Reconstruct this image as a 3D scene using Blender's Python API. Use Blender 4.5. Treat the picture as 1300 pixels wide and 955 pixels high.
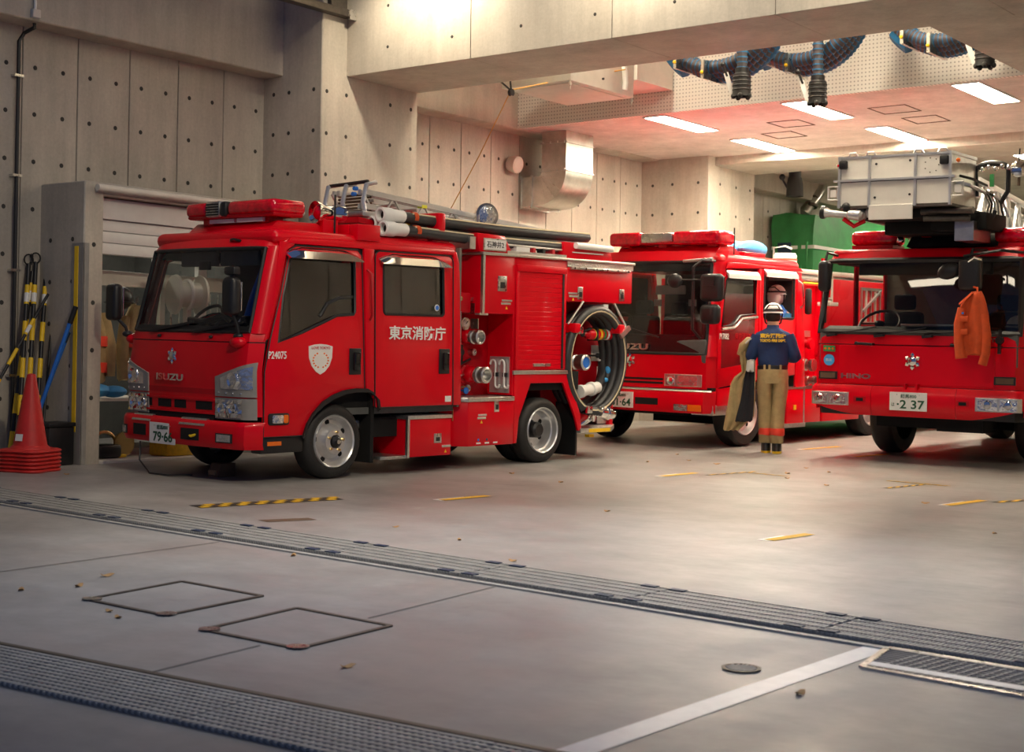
import bpy, bmesh, math, random
from mathutils import Vector, Matrix, Quaternion
from mathutils.geometry import tessellate_polygon
random.seed(7)
for _o in list(bpy.data.objects): bpy.data.objects.remove(_o)
S = bpy.context.scene
COL = S.collection
PI = math.pi
# ------------------------------------------------------------ camera
cam = bpy.data.objects.new('camera', bpy.data.cameras.new('camera')); COL.objects.link(cam)
_y, _t, _r = (math.radians(a) for a in (-36.97, 1.063, .76))
_f = Vector((math.sin(_y)*math.cos(_t), math.cos(_y)*math.cos(_t), math.sin(_t)))
_ri = _f.cross(Vector((0, 0, 1))).normalized(); _u = _ri.cross(_f)
_R = math.cos(_r)*_ri + math.sin(_r)*_u; _U = -math.sin(_r)*_ri + math.cos(_r)*_u
cam.matrix_world = Matrix(((_R.x, _U.x, -_f.x, 0), (_R.y, _U.y, -_f.y, 0), (_R.z, _U.z, -_f.z, 1.33), (0, 0, 0, 1)))
cam.data.sensor_width = 36; cam.data.lens = 53.0; cam.data.shift_y = -45/1300
cam.data.clip_end = 300
cam.data.dof.use_dof = True; cam.data.dof.focus_distance = 13.5; cam.data.dof.aperture_fstop = 4.0
S.camera = cam
# ------------------------------------------------------------ sky, exposure, big lamps
W = bpy.data.worlds.new('dusk'); S.world = W; W.use_nodes = True
W.node_tree.nodes['Background'].inputs[0].default_value = (.30, .46, 1, 1)
W.node_tree.nodes['Background'].inputs[1].default_value = .13
S.view_settings.view_transform = 'Standard'; S.view_settings.look = 'None'
S.view_settings.exposure = 0.35; S.view_settings.gamma = 1.0
WARM = (1, .85, .63)
def lamp(kind, name, loc, energy, color=WARM, size=.2, aim=None, **k):
    d = bpy.data.lights.new(name, kind); d.energy = energy; d.color = color
    if kind == 'AREA': d.size = size
    elif kind != 'SUN': d.shadow_soft_size = size
    for a, v in k.items(): setattr(d, a, v)
    o = bpy.data.objects.new(name, d); COL.objects.link(o); o.location = loc
    if aim: o.rotation_euler = (Vector(aim)-Vector(loc)).to_track_quat('-Z', 'Y').to_euler()
    return o
for _x, _e in ((-10.2, 210), (-7.7, 160), (-5.2, 170), (-2.7, 90)):
    lamp('SPOT', 'beam_floodlight', (_x, 11.45, 5.75), _e, size=.1, aim=(_x, 12.17, 4.95), spot_size=math.radians(140), spot_blend=.8)
lamp('SPOT', 'yard_fill', (-3.2, 5.5, 5.6), 740, size=.15, aim=(-7.5, 9.7, .4), spot_size=math.radians(88), spot_blend=1.0)  # unseen fill spot, added to brighten the left pumper's side and the floor
lamp('SPOT', 'foreground_fill', (-5.2, 7.2, 7.2), 1050, (.88, .92, 1), .2, aim=(-4.9, 6.9, 0), spot_size=math.radians(64), spot_blend=1.0)  # unseen cool fill spot, added to lift the foreground floor
# ------------------------------------------------------------ ground
GA, GB = -.02, .0155
def gz(x, y): return GA*x + GB*y
GN = Vector((-GA, -GB, 1)).normalized()
def frame(x, y, yaw=0, slope=True):
    """root matrix standing on the sloping floor; local +Y turned by yaw toward +X"""
    Y = Vector((math.sin(yaw), math.cos(yaw), 0)); N = GN if slope else Vector((0, 0, 1))
    Y = (Y - N*Y.dot(N)).normalized(); X = Y.cross(N)
    return Matrix(((X.x, Y.x, N.x, x), (X.y, Y.y, N.y, y), (X.z, Y.z, N.z, gz(x, y)), (0, 0, 0, 1)))
# ------------------------------------------------------------ materials
M = {}
def mat(name, col, rough=.5, metal=0, coat=0, nz=0, ns=8, nz2=0, bump=0, bs=60, emit=0, spec=None, coord='Object', stretch=None):
    m = bpy.data.materials.new(name); m.use_nodes = True; nt = m.node_tree; b = nt.nodes['Principled BSDF']
    b.inputs['Base Color'].default_value = (*col, 1); b.inputs['Roughness'].default_value = rough
    b.inputs['Metallic'].default_value = metal; b.inputs['Coat Weight'].default_value = coat; b.inputs['Coat Roughness'].default_value = .06
    if spec is not None: b.inputs['Specular IOR Level'].default_value = spec
    if emit: b.inputs['Emission Color'].default_value = (*col, 1); b.inputs['Emission Strength'].default_value = emit
    L = nt.links.new
    tc = nt.nodes.new('ShaderNodeTexCoord'); src = tc.outputs[coord]
    if stretch:
        mp = nt.nodes.new('ShaderNodeMapping'); mp.inputs['Scale'].default_value = stretch; L(src, mp.inputs[0]); src = mp.outputs[0]
    if nz:
        n = nt.nodes.new('ShaderNodeTexNoise'); n.inputs['Scale'].default_value = ns; n.inputs['Detail'].default_value = 6; n.inputs['Roughness'].default_value = .62; L(src, n.inputs[0])
        r = nt.nodes.new('ShaderNodeMapRange'); r.inputs[1].default_value = .25; r.inputs[2].default_value = .75; r.inputs[3].default_value = 1-nz; r.inputs[4].default_value = 1+nz; L(n.outputs[0], r.inputs[0])
        h = nt.nodes.new('ShaderNodeHueSaturation'); h.inputs['Color'].default_value = (*col, 1); L(r.outputs[0], h.inputs['Value']); L(h.outputs[0], b.inputs['Base Color'])
        r2 = nt.nodes.new('ShaderNodeMapRange'); r2.inputs[3].default_value = max(.02, rough*(1-nz*.8)); r2.inputs[4].default_value = min(1, rough*(1+nz*.8)); L(n.outputs[0], r2.inputs[0]); L(r2.outputs[0], b.inputs['Roughness'])
    if bump:
        n2 = nt.nodes.new('ShaderNodeTexNoise'); n2.inputs['Scale'].default_value = bs; n2.inputs['Detail'].default_value = 4; L(src, n2.inputs[0])
        bp = nt.nodes.new('ShaderNodeBump'); bp.inputs['Strength'].default_value = bump; bp.inputs['Distance'].default_value = .01; L(n2.outputs[0], bp.inputs['Height']); L(bp.outputs[0], b.inputs['Normal'])
    M[name] = m; return m
mat('red', (.68, .0, .010), .3, coat=.16, nz=.05, ns=3, spec=.25)
mat('red_flat', (.48, .0, .008), .45, nz=.08, spec=.3)
mat('red_lens', (.62, .0, .014), .12, coat=.5, nz=.45, ns=16)
mat('orange_lens', (.85, .16, .01), .2, nz=.1)
mat('black', (.012, .012, .013), .42, nz=.2)
mat('black_gloss', (.008, .008, .009), .12)
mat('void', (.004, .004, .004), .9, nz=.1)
mat('rubber', (.018, .017, .016), .62, nz=.25, ns=14, bump=.3)
mat('hose_rubber', (.03, .03, .031), .45, nz=.2)
mat('cream', (.62, .52, .33), .6, nz=.15)
mat('chrome', (.86, .85, .82), .09, 1)
mat('steel', (.62, .61, .58), .28, 1, nz=.15, ns=20)
mat('alu', (.68, .67, .64), .38, 1, nz=.12, ns=30)
mat('tread', (.66, .65, .62), .34, 1, nz=.2, ns=40, bump=.8, bs=45)
mat('galv', (.60, .58, .54), .33, 1, nz=.18, ns=9)
mat('silver', (.66, .66, .66), .32, .75, nz=.08)
mat('white', (.78, .77, .74), .4, nz=.05)
mat('offwhite', (.66, .63, .56), .5, nz=.08)
mat('basket', (.74, .72, .67), .4, .1, nz=.06, ns=5)
mat('yellow', (.85, .55, .015), .5, nz=.12)
mat('hivis', (.75, .85, .05), .5, nz=.1)
mat('blue', (.02, .16, .62), .5, nz=.12)
mat('skyblue', (.06, .36, .75), .6, nz=.15)
mat('gold', (.75, .55, .25), .3, 1, nz=.1)
mat('brown', (.12, .07, .04), .7, nz=.2)
mat('lens', (.80, .81, .82), .1, .9, nz=.3, ns=18, bump=1.0, bs=22)
mat('guard', (.26, .25, .235), .6, nz=.15)
mat('plate_white', (.80, .81, .78), .4, nz=.03)
mat('green_ink', (.01, .09, .04), .5, nz=.05)
mat('lettering', (.86, .85, .82), .45, nz=.04)
mat('seat', (.03, .03, .035), .8, nz=.2)
mat('liner', (.17, .16, .13), .8, nz=.15)
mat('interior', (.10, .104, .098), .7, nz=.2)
mat('visor_wood', (.55, .56, .50), .6, nz=.05)
mat('green_tarp', (.035, .26, .075), .55, nz=.25, ns=3, bump=.5, bs=7)
mat('navy', (.012, .035, .12), .85, nz=.22, ns=9, bump=.5, bs=25)
mat('khaki', (.40, .30, .14), .85, nz=.2, ns=10, bump=.6, bs=22)
mat('coat_lining', (.012, .013, .018), .9, nz=.2)
mat('reflective', (.62, .60, .54), .35, .3, nz=.1)
mat('band', (.85, .06, .03), .5, nz=.1)
mat('orange_cloth', (.60, .075, .012), .85, nz=.2, ns=10, bump=.6, bs=20)
mat('skin', (.55, .33, .22), .55, nz=.06)
mat('hair', (.012, .010, .009), .6, nz=.2)
mat('cone', (.55, .022, .018), .5, nz=.15)
mat('leaf', (.42, .24, .09), .7, nz=.3, ns=30)
mat('rope', (.70, .40, .10), .7, nz=.1)
mat('hose_blue', (.008, .11, .25), .55, nz=.2, ns=12)
mat('hose_brown', (.06, .045, .05), .6, nz=.2, ns=12)
mat('wood', (.33, .22, .12), .7, nz=.2)
mat('paint_yellow', (.72, .42, .015), .6, nz=.25, ns=20)
mat('paint_white', (.90, .88, .84), .36, nz=.08, ns=12)
mat('tape_black', (.03, .028, .025), .6, nz=.2)
mat('vent_blue', (.012, .035, .08), .5, nz=.1)
mat('lamp_on', (1, .87, .66), .5, emit=88)
mat('lamp_yard', (1, .87, .66), .5, emit=15)
mat('lamp_pocket', (1, .87, .66), .5, emit=58)
mat('lamp_store', (1, .92, .78), .5, emit=14)
mat('joint', (.16, .15, .135), .9, nz=.2)
mat('cover_steel', (.11, .095, .08), .5, .7, nz=.3, ns=20)
mat('grate', (.42, .415, .39), .5, .25, nz=.2, ns=10)
mat('pit', (.15, .147, .14), .9, nz=.2)
mat('tie', (.045, .042, .038), .9, nz=.2)
mat('mirror', (.8, .8, .8), .03, 1)
mat('badge_white', (.80, .78, .74), .4, nz=.04)
mat('badge_red', (.55, .02, .03), .5)
def concrete(name, base, rough, floor=False):
    m = bpy.data.materials.new(name); m.use_nodes = True; nt = m.node_tree; b = nt.nodes['Principled BSDF']; L = nt.links.new; N = nt.nodes.new
    geo = N('ShaderNodeNewGeometry'); p = geo.outputs['Position']
    def noise(sc, det, stretch=None, ro=.6):
        s = p
        if stretch:
            mp = N('ShaderNodeMapping'); mp.inputs['Scale'].default_value = stretch; L(p, mp.inputs[0]); s = mp.outputs[0]
        n = N('ShaderNodeTexNoise'); n.inputs['Scale'].default_value = sc; n.inputs['Detail'].default_value = det; n.inputs['Roughness'].default_value = ro; L(s, n.inputs[0]); return n.outputs[0]
    def rng(s, a, c, lo, hi):
        r = N('ShaderNodeMapRange'); r.inputs[1].default_value = a; r.inputs[2].default_value = c; r.inputs[3].default_value = lo; r.inputs[4].default_value = hi; L(s, r.inputs[0]); return r.outputs[0]
    def mul(a, c):
        x = N('ShaderNodeMath'); x.operation = 'MULTIPLY'; L(a, x.inputs[0]); L(c, x.inputs[1]); return x.outputs[0]
    if floor:
        v = mul(mul(rng(noise(.45, 4), .3, .7, .80, 1.14), rng(noise(1.5, 8, (.7, 1.25, 1), .7), .3, .7, .78, 1.14)), rng(noise(9, 6), .3, .7, .93, 1.06))
    else:
        v = mul(mul(rng(noise(.9, 5), .3, .7, .80, 1.15), rng(noise(1.2, 8, (3.5, 3.5, .35), .7), .3, .72, .80, 1.12)), rng(noise(30, 4), .3, .7, .93, 1.06))
    h = N('ShaderNodeHueSaturation'); h.inputs['Color'].default_value = (*base, 1); L(v, h.inputs['Value'])
    mx = N('ShaderNodeMix'); mx.data_type = 'RGBA'; L(h.outputs[0], mx.inputs[6])
    mx.inputs[7].default_value = (base[0]*1.02, base[1]*.80, base[2]*.74, 1) if floor else (base[0]*.74, base[1]*.68, base[2]*.62, 1)
    L(rng(noise(.6 if floor else .8, 5, (1, .6, 1)), .5, .72, 0, .55 if floor else .4), mx.inputs[0]); L(mx.outputs[2], b.inputs['Base Color'])
    L(rng(noise(2.2, 5), .3, .7, rough*.8, min(1, rough*1.2)), b.inputs['Roughness'])
    bp = N('ShaderNodeBump'); bp.inputs['Strength'].default_value = .25; bp.inputs['Distance'].default_value = .006
    L(noise(18, 6), bp.inputs['Height']); L(bp.outputs[0], b.inputs['Normal'])
    M[name] = m
concrete('wall_concrete', (.48, .438, .37), .55)
concrete('panel_concrete', (.48, .438, .37), .5)
concrete('floor_concrete', (.318, .306, .294), .42, True)
concrete('ceiling_paint', (.60, .53, .48), .7)
def perf():
    m = bpy.data.materials.new('perforated'); m.use_nodes = True; nt = m.node_tree; b = nt.nodes['Principled BSDF']; L = nt.links.new; N = nt.nodes.new
    geo = N('ShaderNodeNewGeometry'); mp = N('ShaderNodeMapping'); mp.inputs['Scale'].default_value = (22, 0, 22); L(geo.outputs['Position'], mp.inputs[0])
    v = N('ShaderNodeTexVoronoi'); v.inputs['Scale'].default_value = 1; v.inputs['Randomness'].default_value = 0; L(mp.outputs[0], v.inputs[0])
    r = N('ShaderNodeValToRGB'); r.color_ramp.elements[0].position = .16; r.color_ramp.elements[1].position = .24
    r.color_ramp.elements[0].color = (.36, .335, .31, 1); r.color_ramp.elements[1].color = (.74, .70, .64, 1); L(v.outputs[0], r.inputs[0]); L(r.outputs[0], b.inputs['Base Color'])
    b.inputs['Roughness'].default_value = .7; M['perforated'] = m
perf()
def glass(name, tint, refl=1.0, alpha=.75):
    m = bpy.data.materials.new(name); m.use_nodes = True; nt = m.node_tree; L = nt.links.new; N = nt.nodes.new
    nt.nodes.remove(nt.nodes['Principled BSDF']); out = nt.nodes['Material Output']
    t = N('ShaderNodeBsdfTransparent'); t.inputs[0].default_value = (*[c*alpha for c in tint], 1)
    g = N('ShaderNodeBsdfGlossy'); g.inputs['Roughness'].default_value = .015; g.inputs[0].default_value = (refl, refl, refl, 1)
    f = N('ShaderNodeFresnel'); f.inputs[0].default_value = 1.95 if 'side' in name else 1.5; mx = N('ShaderNodeMixShader'); L(f.outputs[0], mx.inputs[0]); L(t.outputs[0], mx.inputs[1]); L(g.outputs[0], mx.inputs[2]); L(mx.outputs[0], out.inputs[0])
    M[name] = m
glass('glass', (.95, .98, .95), 1, .96)
glass('glass_side', (.94, .96, .93), 1, .95)
glass('glass_dark', (.92, .97, .93), 1, .42)
glass('clear', (.97, .97, .97), .6, .98)
# ------------------------------------------------------------ mesh helpers
class MB:
    def __init__(s): s.v = []; s.f = []
    def add(s, vs, fs):
        n = len(s.v); s.v += [Vector(v) for v in vs]; s.f += [tuple(i+n for i in f) for f in fs]; return s
    def box(s, x0, x1, y0, y1, z0, z1, m=None):
        vs = [Vector((x, y, z)) for x in (x0, x1) for y in (y0, y1) for z in (z0, z1)]
        if m: vs = [m @ v for v in vs]
        return s.add(vs, [(0, 1, 3, 2), (4, 6, 7, 5), (0, 4, 5, 1), (2, 3, 7, 6), (0, 2, 6, 4), (1, 5, 7, 3)])
    def obox(s, c, sx, sy, sz, rot=None):
        m = Matrix.Translation(c) @ (rot.to_4x4() if rot else Matrix.Identity(4))
        return s.box(-sx/2, sx/2, -sy/2, sy/2, -sz/2, sz/2, m)
    def bar(s, p, q, w, h=None, up=(0, 0, 1)):
        p = Vector(p); q = Vector(q); h = h or w; d = (q-p); L = d.length; d.normalize(); up = Vector(up)
        a = d.cross(up)
        if a.length < 1e-4: a = d.cross(Vector((1, 0, 0)))
        a.normalize(); u = a.cross(d)
        vs = [r + a*i*w/2 + u*j*h/2 for r in (p, q) for i, j in ((-1, -1), (1, -1), (1, 1), (-1, 1))]
        return s.add(vs, [(3, 2, 1, 0), (4, 5, 6, 7), (0, 1, 5, 4), (1, 2, 6, 5), (2, 3, 7, 6), (3, 0, 4, 7)])
    def plate(s, outer, holes, fn0, fn1):
        """polygon with holes between two mappings of (a, b) to 3D"""
        loops = [outer] + list(holes); flat = [p for l in loops for p in l]
        tri = tessellate_polygon([[Vector((a, b, 0)) for a, b in l] for l in loops]); n = len(flat)
        fs = []
        for t in tri:
            a, b, c = (flat[i] for i in t); cr = (b[0]-a[0])*(c[1]-a[1])-(b[1]-a[1])*(c[0]-a[0])
            t = t if cr > 0 else t[::-1]; fs += [tuple(t), tuple(i+n for i in t[::-1])]
        k = 0
        for l in loops:
            m = len(l); ar = sum(l[i][0]*l[(i+1) % m][1]-l[(i+1) % m][0]*l[i][1] for i in range(m)); hole = l is not outer
            for i in range(m):
                a, b = k+i, k+(i+1) % m
                fs.append((b, a, a+n, b+n) if (ar > 0) != hole else (a, b, b+n, a+n))
            k += m
        return s.add([fn0(*p) for p in flat] + [fn1(*p) for p in flat], fs)
    def prism(s, poly, axis, a, b):
        def put(c): return (lambda p, q: (c, p, q)) if axis == 'x' else (lambda p, q: (p, c, q)) if axis == 'y' else (lambda p, q: (p, q, c))
        return s.plate(poly, [], put(b), put(a))
    def loft(s, rings, closed=True, caps=True):
        n = len(rings[0]); vs = [p for r in rings for p in r]; fs = []
        for i in range(len(rings)-1):
            for j in range(n if closed else n-1):
                k = (j+1) % n; fs.append((i*n+j, i*n+k, (i+1)*n+k, (i+1)*n+j))
        if caps: fs += [tuple(range(n))[::-1], tuple((len(rings)-1)*n+j for j in range(n))]
        return s.add(vs, fs)
    def tube(s, pts, r, n=8, caps=True, closed=False):
        pts = [Vector(p) for p in pts]; m = len(pts); rings = []; a = None
        for i, p in enumerate(pts):
            if closed: d = pts[(i+1) % m]-pts[i-1]
            else: d = pts[min(i+1, m-1)]-pts[max(i-1, 0)]
            d.normalize()
            if a is None: a = d.cross(Vector((0, 0, 1)) if abs(d.z) < .9 else Vector((1, 0, 0)))
            a = (a-d*a.dot(d)).normalized(); u = d.cross(a); rr = r[i] if isinstance(r, (list, tuple)) else r
            rings.append([p+(a*math.cos(t)+u*math.sin(t))*rr for t in (2*PI*k/n for k in range(n))])
        if closed: rings.append(rings[0])
        return s.loft(rings, True, caps and not closed)
    def cyl(s, p, q, r, r2=None, n=16): return s.tube([p, q], [r, r if r2 is None else r2], n)
    def lathe(s, prof, o, axis, n=24, caps=True):
        """prof: (radius, height) along axis from o"""
        ax = Vector(axis).normalized(); a = ax.cross(Vector((0, 0, 1)) if abs(ax.z) < .9 else Vector((1, 0, 0))).normalized(); u = ax.cross(a); o = Vector(o)
        return s.loft([[o+ax*h+(a*math.cos(t)+u*math.sin(t))*max(r, 1e-4) for t in (2*PI*k/n for k in range(n))] for r, h in prof], True, caps)
    def ball(s, c, rx, ry=None, rz=None, n=14, m=8, rot=None):
        ry = ry or rx; rz = rz or rx; c = Vector(c)
        R = []
        for i in range(m+1):
            t = PI*i/m; ring = []
            for k in range(n):
                v = Vector((rx*math.sin(t)*math.cos(2*PI*k/n), ry*math.sin(t)*math.sin(2*PI*k/n), -rz*math.cos(t)))
                ring.append(c+(rot @ v if rot else v))
            R.append(ring)
        return s.loft(R, True, False)
    def build(s, name, m, parent=None, bevel=0, seg=2, smooth=True, kind=None, ang=38, loc=None):
        me = bpy.data.meshes.new(name); bm = bmesh.new()
        vv = [bm.verts.new(v) for v in s.v]
        for f in s.f:
            try: bm.faces.new([vv[i] for i in f])
            except ValueError: pass
        bmesh.ops.remove_doubles(bm, verts=bm.verts, dist=1e-5)
        bmesh.ops.recalc_face_normals(bm, faces=bm.faces)
        if len(bm.faces) == 1:
            bm.faces.ensure_lookup_table(); bm.normal_update()
            if bm.faces[0].normal.z < -.5: bmesh.ops.reverse_faces(bm, faces=bm.faces[:])
        if bevel:
            es = [e for e in bm.edges if len(e.link_faces) == 2 and e.calc_face_angle(0) > .5]
            bmesh.ops.bevel(bm, geom=es, offset=bevel, segments=seg, affect='EDGES', profile=.5, clamp_overlap=True)
        bm.to_mesh(me); bm.free()
        me.materials.append(M[m] if isinstance(m, str) else m)
        if smooth:
            me.shade_smooth(); me.set_sharp_from_angle(angle=math.radians(ang))
        o = bpy.data.objects.new(name, me); COL.objects.link(o)
        if parent: o.parent = parent
        if loc is not None: o.location = loc
        if kind: o['kind'] = kind
        return o
def tag(o, label=None, cat=None, group=None, kind=None):
    if label: o['label'] = label
    if cat: o['category'] = cat
    if group: o['group'] = group
    if kind: o['kind'] = kind
    return o
def thing(name, label, cat, mw=None, group=None):
    o = bpy.data.objects.new(name, None); COL.objects.link(o); o.empty_display_size = .1
    if mw is not None: o.matrix_world = mw if isinstance(mw, Matrix) else Matrix.Translation(mw)
    return tag(o, label, cat, group)
def struct(o): o['kind'] = 'structure'; return o
def dup(o, parent=None):
    c = o.copy(); COL.objects.link(c)
    if parent: c.parent = parent
    for ch in list(o.children): dup(ch, c)
    return c
_tc = {}
def txt(name, s, o, u, v, w, h, m, parent, depth=.004, bold=0):
    """lettering: the string s fitted to a w x h field at corner o, along u and v"""
    if (s, bold) not in _tc:
        cu = bpy.data.curves.new('t', 'FONT'); cu.body = s; cu.size = 1; cu.offset = bold; cu.resolution_u = 3; cu.extrude = .5
        ob = bpy.data.objects.new('t', cu); COL.objects.link(ob); bpy.context.view_layer.update()
        me = bpy.data.meshes.new_from_object(ob.evaluated_get(bpy.context.evaluated_depsgraph_get())); bpy.data.objects.remove(ob)
        _tc[(s, bold)] = me
    me = _tc[(s, bold)].copy(); o, u, v = Vector(o), Vector(u).normalized(), Vector(v).normalized(); n = u.cross(v)
    xs = [p.co.x for p in me.vertices]; ys = [p.co.y for p in me.vertices]; zs = [p.co.z for p in me.vertices]
    x0, x1, y0, y1, z0 = min(xs), max(xs), min(ys), max(ys), min(zs)
    for p in me.vertices:
        c = p.co.copy(); p.co = o+u*((c.x-x0)/(x1-x0)*w)+v*((c.y-y0)/(y1-y0)*h)+n*((c.z-z0)*depth)
    me.name = name; me.materials.clear(); me.materials.append(M[m])
    ob = bpy.data.objects.new(name, me); COL.objects.link(ob); ob.parent = parent; return ob
def rrect(x0, x1, y0, y1, r, n=4):
    r = r if isinstance(r, (list, tuple)) else [r]*4; P = []
    for (cx, cy, a), q in zip(((x1, y1, 0), (x0, y1, 90), (x0, y0, 180), (x1, y0, 270)), r):
        sx = cx-q if cx == x1 else cx+q; sy = cy-q if cy == y1 else cy+q
        for k in range(n+1):
            t = math.radians(a+90*k/n); P.append((sx+q*math.cos(t), sy+q*math.sin(t)))
    return P
def arc(c, r, a0, a1, n, ax=(1, 0, 0), ay=(0, 0, 1)):
    c, ax, ay = Vector(c), Vector(ax), Vector(ay)
    return [c+ax*r*math.cos(math.radians(a0+(a1-a0)*k/n))+ay*r*math.sin(math.radians(a0+(a1-a0)*k/n)) for k in range(n+1)]
# ============================================================ the building
def onfloor(x, y, h=0): return Vector((x, y, gz(x, y)+h))
XW = -12.4
ROWS = [.98, 1.44, 1.89, 2.35, 2.80, 3.258, 3.714, 4.165]
fl = MB()
fl.add([onfloor(x, y) for x, y in ((-14.5, -6), (8, -6), (8, 36), (-14.5, 36))], [(0, 1, 2, 3)])
fl.add([onfloor(x, y, -.3) for x, y in ((-14.5, -6), (8, -6), (8, 36), (-14.5, 36))], [(3, 2, 1, 0)])
floor = struct(fl.build('floor', 'floor_concrete', smooth=False))
def holes_x(parent, x, ys, zs, r=.017):
    m = MB()
    for y in ys:
        for z in zs:
            m.lathe([(r*1.5, -.006), (r*1.35, .0015), (r, .003), (r*.5, .0032)], (x, y, z), (1, 0, 0), 8)
    return m.build('tie_hole', 'tie', parent, kind='stuff')
def holes_y(parent, y, xs, zs, r=.017):
    m = MB()
    for x in xs:
        for z in zs:
            m.lathe([(r*1.5, -.006), (r*1.35, .0015), (r, .003), (r*.5, .0032)], (x, y, z), (0, -1, 0), 8)
    return m.build('tie_hole', 'tie', parent, kind='stuff')
def panel_wall(w, y0, n, step, z0, z1, cut=None):
    for i in range(n):
        a = y0+i*step; lo = cut[2] if cut and a+step/2 > cut[0] and a+step/2 < cut[1] else z0
        MB().box(XW-.03, XW, a+.005, a+step-.005, lo, z1).build('concrete_panel', 'panel_concrete', w, bevel=.005, seg=1)
# left wall in front of the column: the doorway of the store is left open
w = struct(MB().box(-12.8, XW-.02, 3.0, 9.05, .1, 8).box(-12.8, XW-.02, 11.6, 13.4, .1, 8).box(-12.8, XW-.02, 9.05, 11.6, 2.97, 8).build('wall_left', 'joint', smooth=False))
panel_wall(w, 9.275-.637*9, 13, .637, .15, 4.6, (9.0, 11.62, 2.97))
holes_x(w, XW, [9.42+.3205*k for k in range(-13, 8)], [3.258, 3.714, 4.165]); holes_x(w, XW, [9.42-.3205*k for k in range(2, 14)], ROWS[:5])
# left wall behind the trucks
w = struct(MB().box(-12.8, XW-.02, 13.3, 34, .1, 8).build('wall_rear_left', 'joint', smooth=False))
panel_wall(w, 13.39, 10, .64, .15, 4.6); panel_wall(w, 21.2, 20, .64, .15, 4.8)
holes_x(w, XW, [14.53+.318*k for k in range(17)], ROWS[3:]); holes_x(w, XW, [21.4+.636*k for k in range(18)], ROWS[3:])
# beams, columns (trim)
def trim(n, mb, m='wall_concrete', bevel=.012): return struct(mb.build('trim_%d' % n, m, bevel=bevel, seg=1))
trim(1, MB().box(-12.45, -12.1, -2, 11.79, 4.54, 8.2))
colA = trim(2, MB().box(-12.45, -11.5, 11.78, 13.38, .1, 8.2))
holes_x(colA, -11.5, [11.86, 12.17, 12.9, 13.26], [.72, 1.17, 1.62, 2.07, 2.52, 2.97, 3.42, 3.87, 4.33]); holes_y(colA, 11.78, [-12.24, -12.0, -11.62], [1.6, 2.06, 2.52, 2.97, 3.45, 3.9, 4.35])
bm_ = struct(MB().box(-11.52, 6, 12.19, 13.37, 4.55, 8.2).build('trim_3', 'joint', smooth=False))
for i in range(10):
    MB().box(-11.5+i*1.75+.0015, -11.5+(i+1)*1.75-.0015, 12.17, 13.38, 4.54, 8.2).build('concrete_panel', 'wall_concrete', bm_, bevel=.004, seg=1)
holes_y(bm_, 12.17, [-10.9+.9*k for k in range(11)], [4.80, 5.25], .013)
trim(4, MB().box(-12.45, -12.1, 13.37, 19.9, 4.54, 8.2))
colB = trim(5, MB().box(-12.45, -11.22, 19.75, 21.2, .1, 8.2))
holes_y(colB, 19.75, [-12.2, -11.85, -11.4], ROWS[2:]); holes_x(colB, -11.22, [20.1, 20.6, 21.05], ROWS[2:])
trim(6, MB().box(-11.3, 6, 19.95, 21.2, 4.43, 8.2))
trim(7, MB().box(-5.3, -4.2, 13.375, 16.2, 4.541, 8.2))
trim(8, MB().box(-12.45, -12.1, 21.1, 34, 4.45, 8.2))
struct(MB().box(-12.5, 6, 34, 34.3, .1, 8).build('wall_back', 'wall_concrete', smooth=False))
wr = struct(MB().box(-3.0, -2.7, 12.2, 34, 0, 8).build('wall_right', 'wall_concrete', smooth=False))
for _i in range(11): MB().box(-3.03, -3.0, 13.4+_i*.64, 13.4+_i*.64+.63, .2, 4.5).build('concrete_panel', 'panel_concrete', wr, bevel=.005, seg=1)
ce = struct(MB().box(-12.1, 6, 16.19, 19.97, 4.56, 4.7).build('ceiling', 'ceiling_paint', smooth=False))
struct(MB().box(-12.3, 6, 13.2, 16.2, 6.2, 6.4).build('ceiling_upper', 'ceiling_paint', smooth=False))
struct(MB().box(-12.3, 6, 21.1, 34.1, 4.78, 4.9).build('ceiling_rear', 'ceiling_paint', smooth=False))
struct(MB().box(-12.1, 6, 16.14, 16.2, 4.55, 6.25).build('wall_perforated', 'perforated', smooth=False))
def hatch(x0, x1, y0, y1):
    m = MB()
    for a, b, c, d in ((x0, x1, y0, y0+.012), (x0, x1, y1-.012, y1), (x0, x0+.012, y0, y1), (x1-.012, x1, y0, y1)): m.box(a, b, c, d, 4.553, 4.562)
    m.build('access_hatch', 'visor_wood' if 0 else 'brown', ce, smooth=False)
for h in ((-7.58, -7.1, 17.2, 17.72), (-7.52, -7.07, 18.1, 18.62), (-9.1, -8.65, 17.5, 18.0), (-9.6, -9.15, 18.3, 18.8)): hatch(*h)
# ceiling lights
LT = 'white recessed ceiling strip light glowing, '
def ceil_light(x, y, z, label, l=1.36, m='lamp_on', rot=0):
    t = thing('ceiling_light', label, 'ceiling light', (x, y, z), 'ceiling strip lights')
    t.rotation_euler[2] = rot; f = MB()
    for a, b, c, d in ((-.17, .17, -l/2-.02, -l/2), (-.17, .17, l/2, l/2+.02), (-.17, -.15, -l/2, l/2), (.15, .17, -l/2, l/2)): f.box(a, b, c, d, -.02, .02)
    f.build('light_frame', 'white', t, smooth=False)
    MB().box(-.15, .15, -l/2, l/2, -.012, .01).build('diffuser', m, t, smooth=False)
for x, y, lb in ((-10.05, 16.98, 'the leftmost one, beside the galvanised duct'), (-10.02, 19.2, 'in front of the cross beam above the middle engine'), (-8.12, 16.98, 'just under the second hanging hose nozzle'), (-8.05, 19.24, 'directly above the left part of the ladder basket'), (-6.02, 16.95, 'rightmost of the front row by the right edge')):
    ceil_light(x, y, 4.56, LT+lb)
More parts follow.
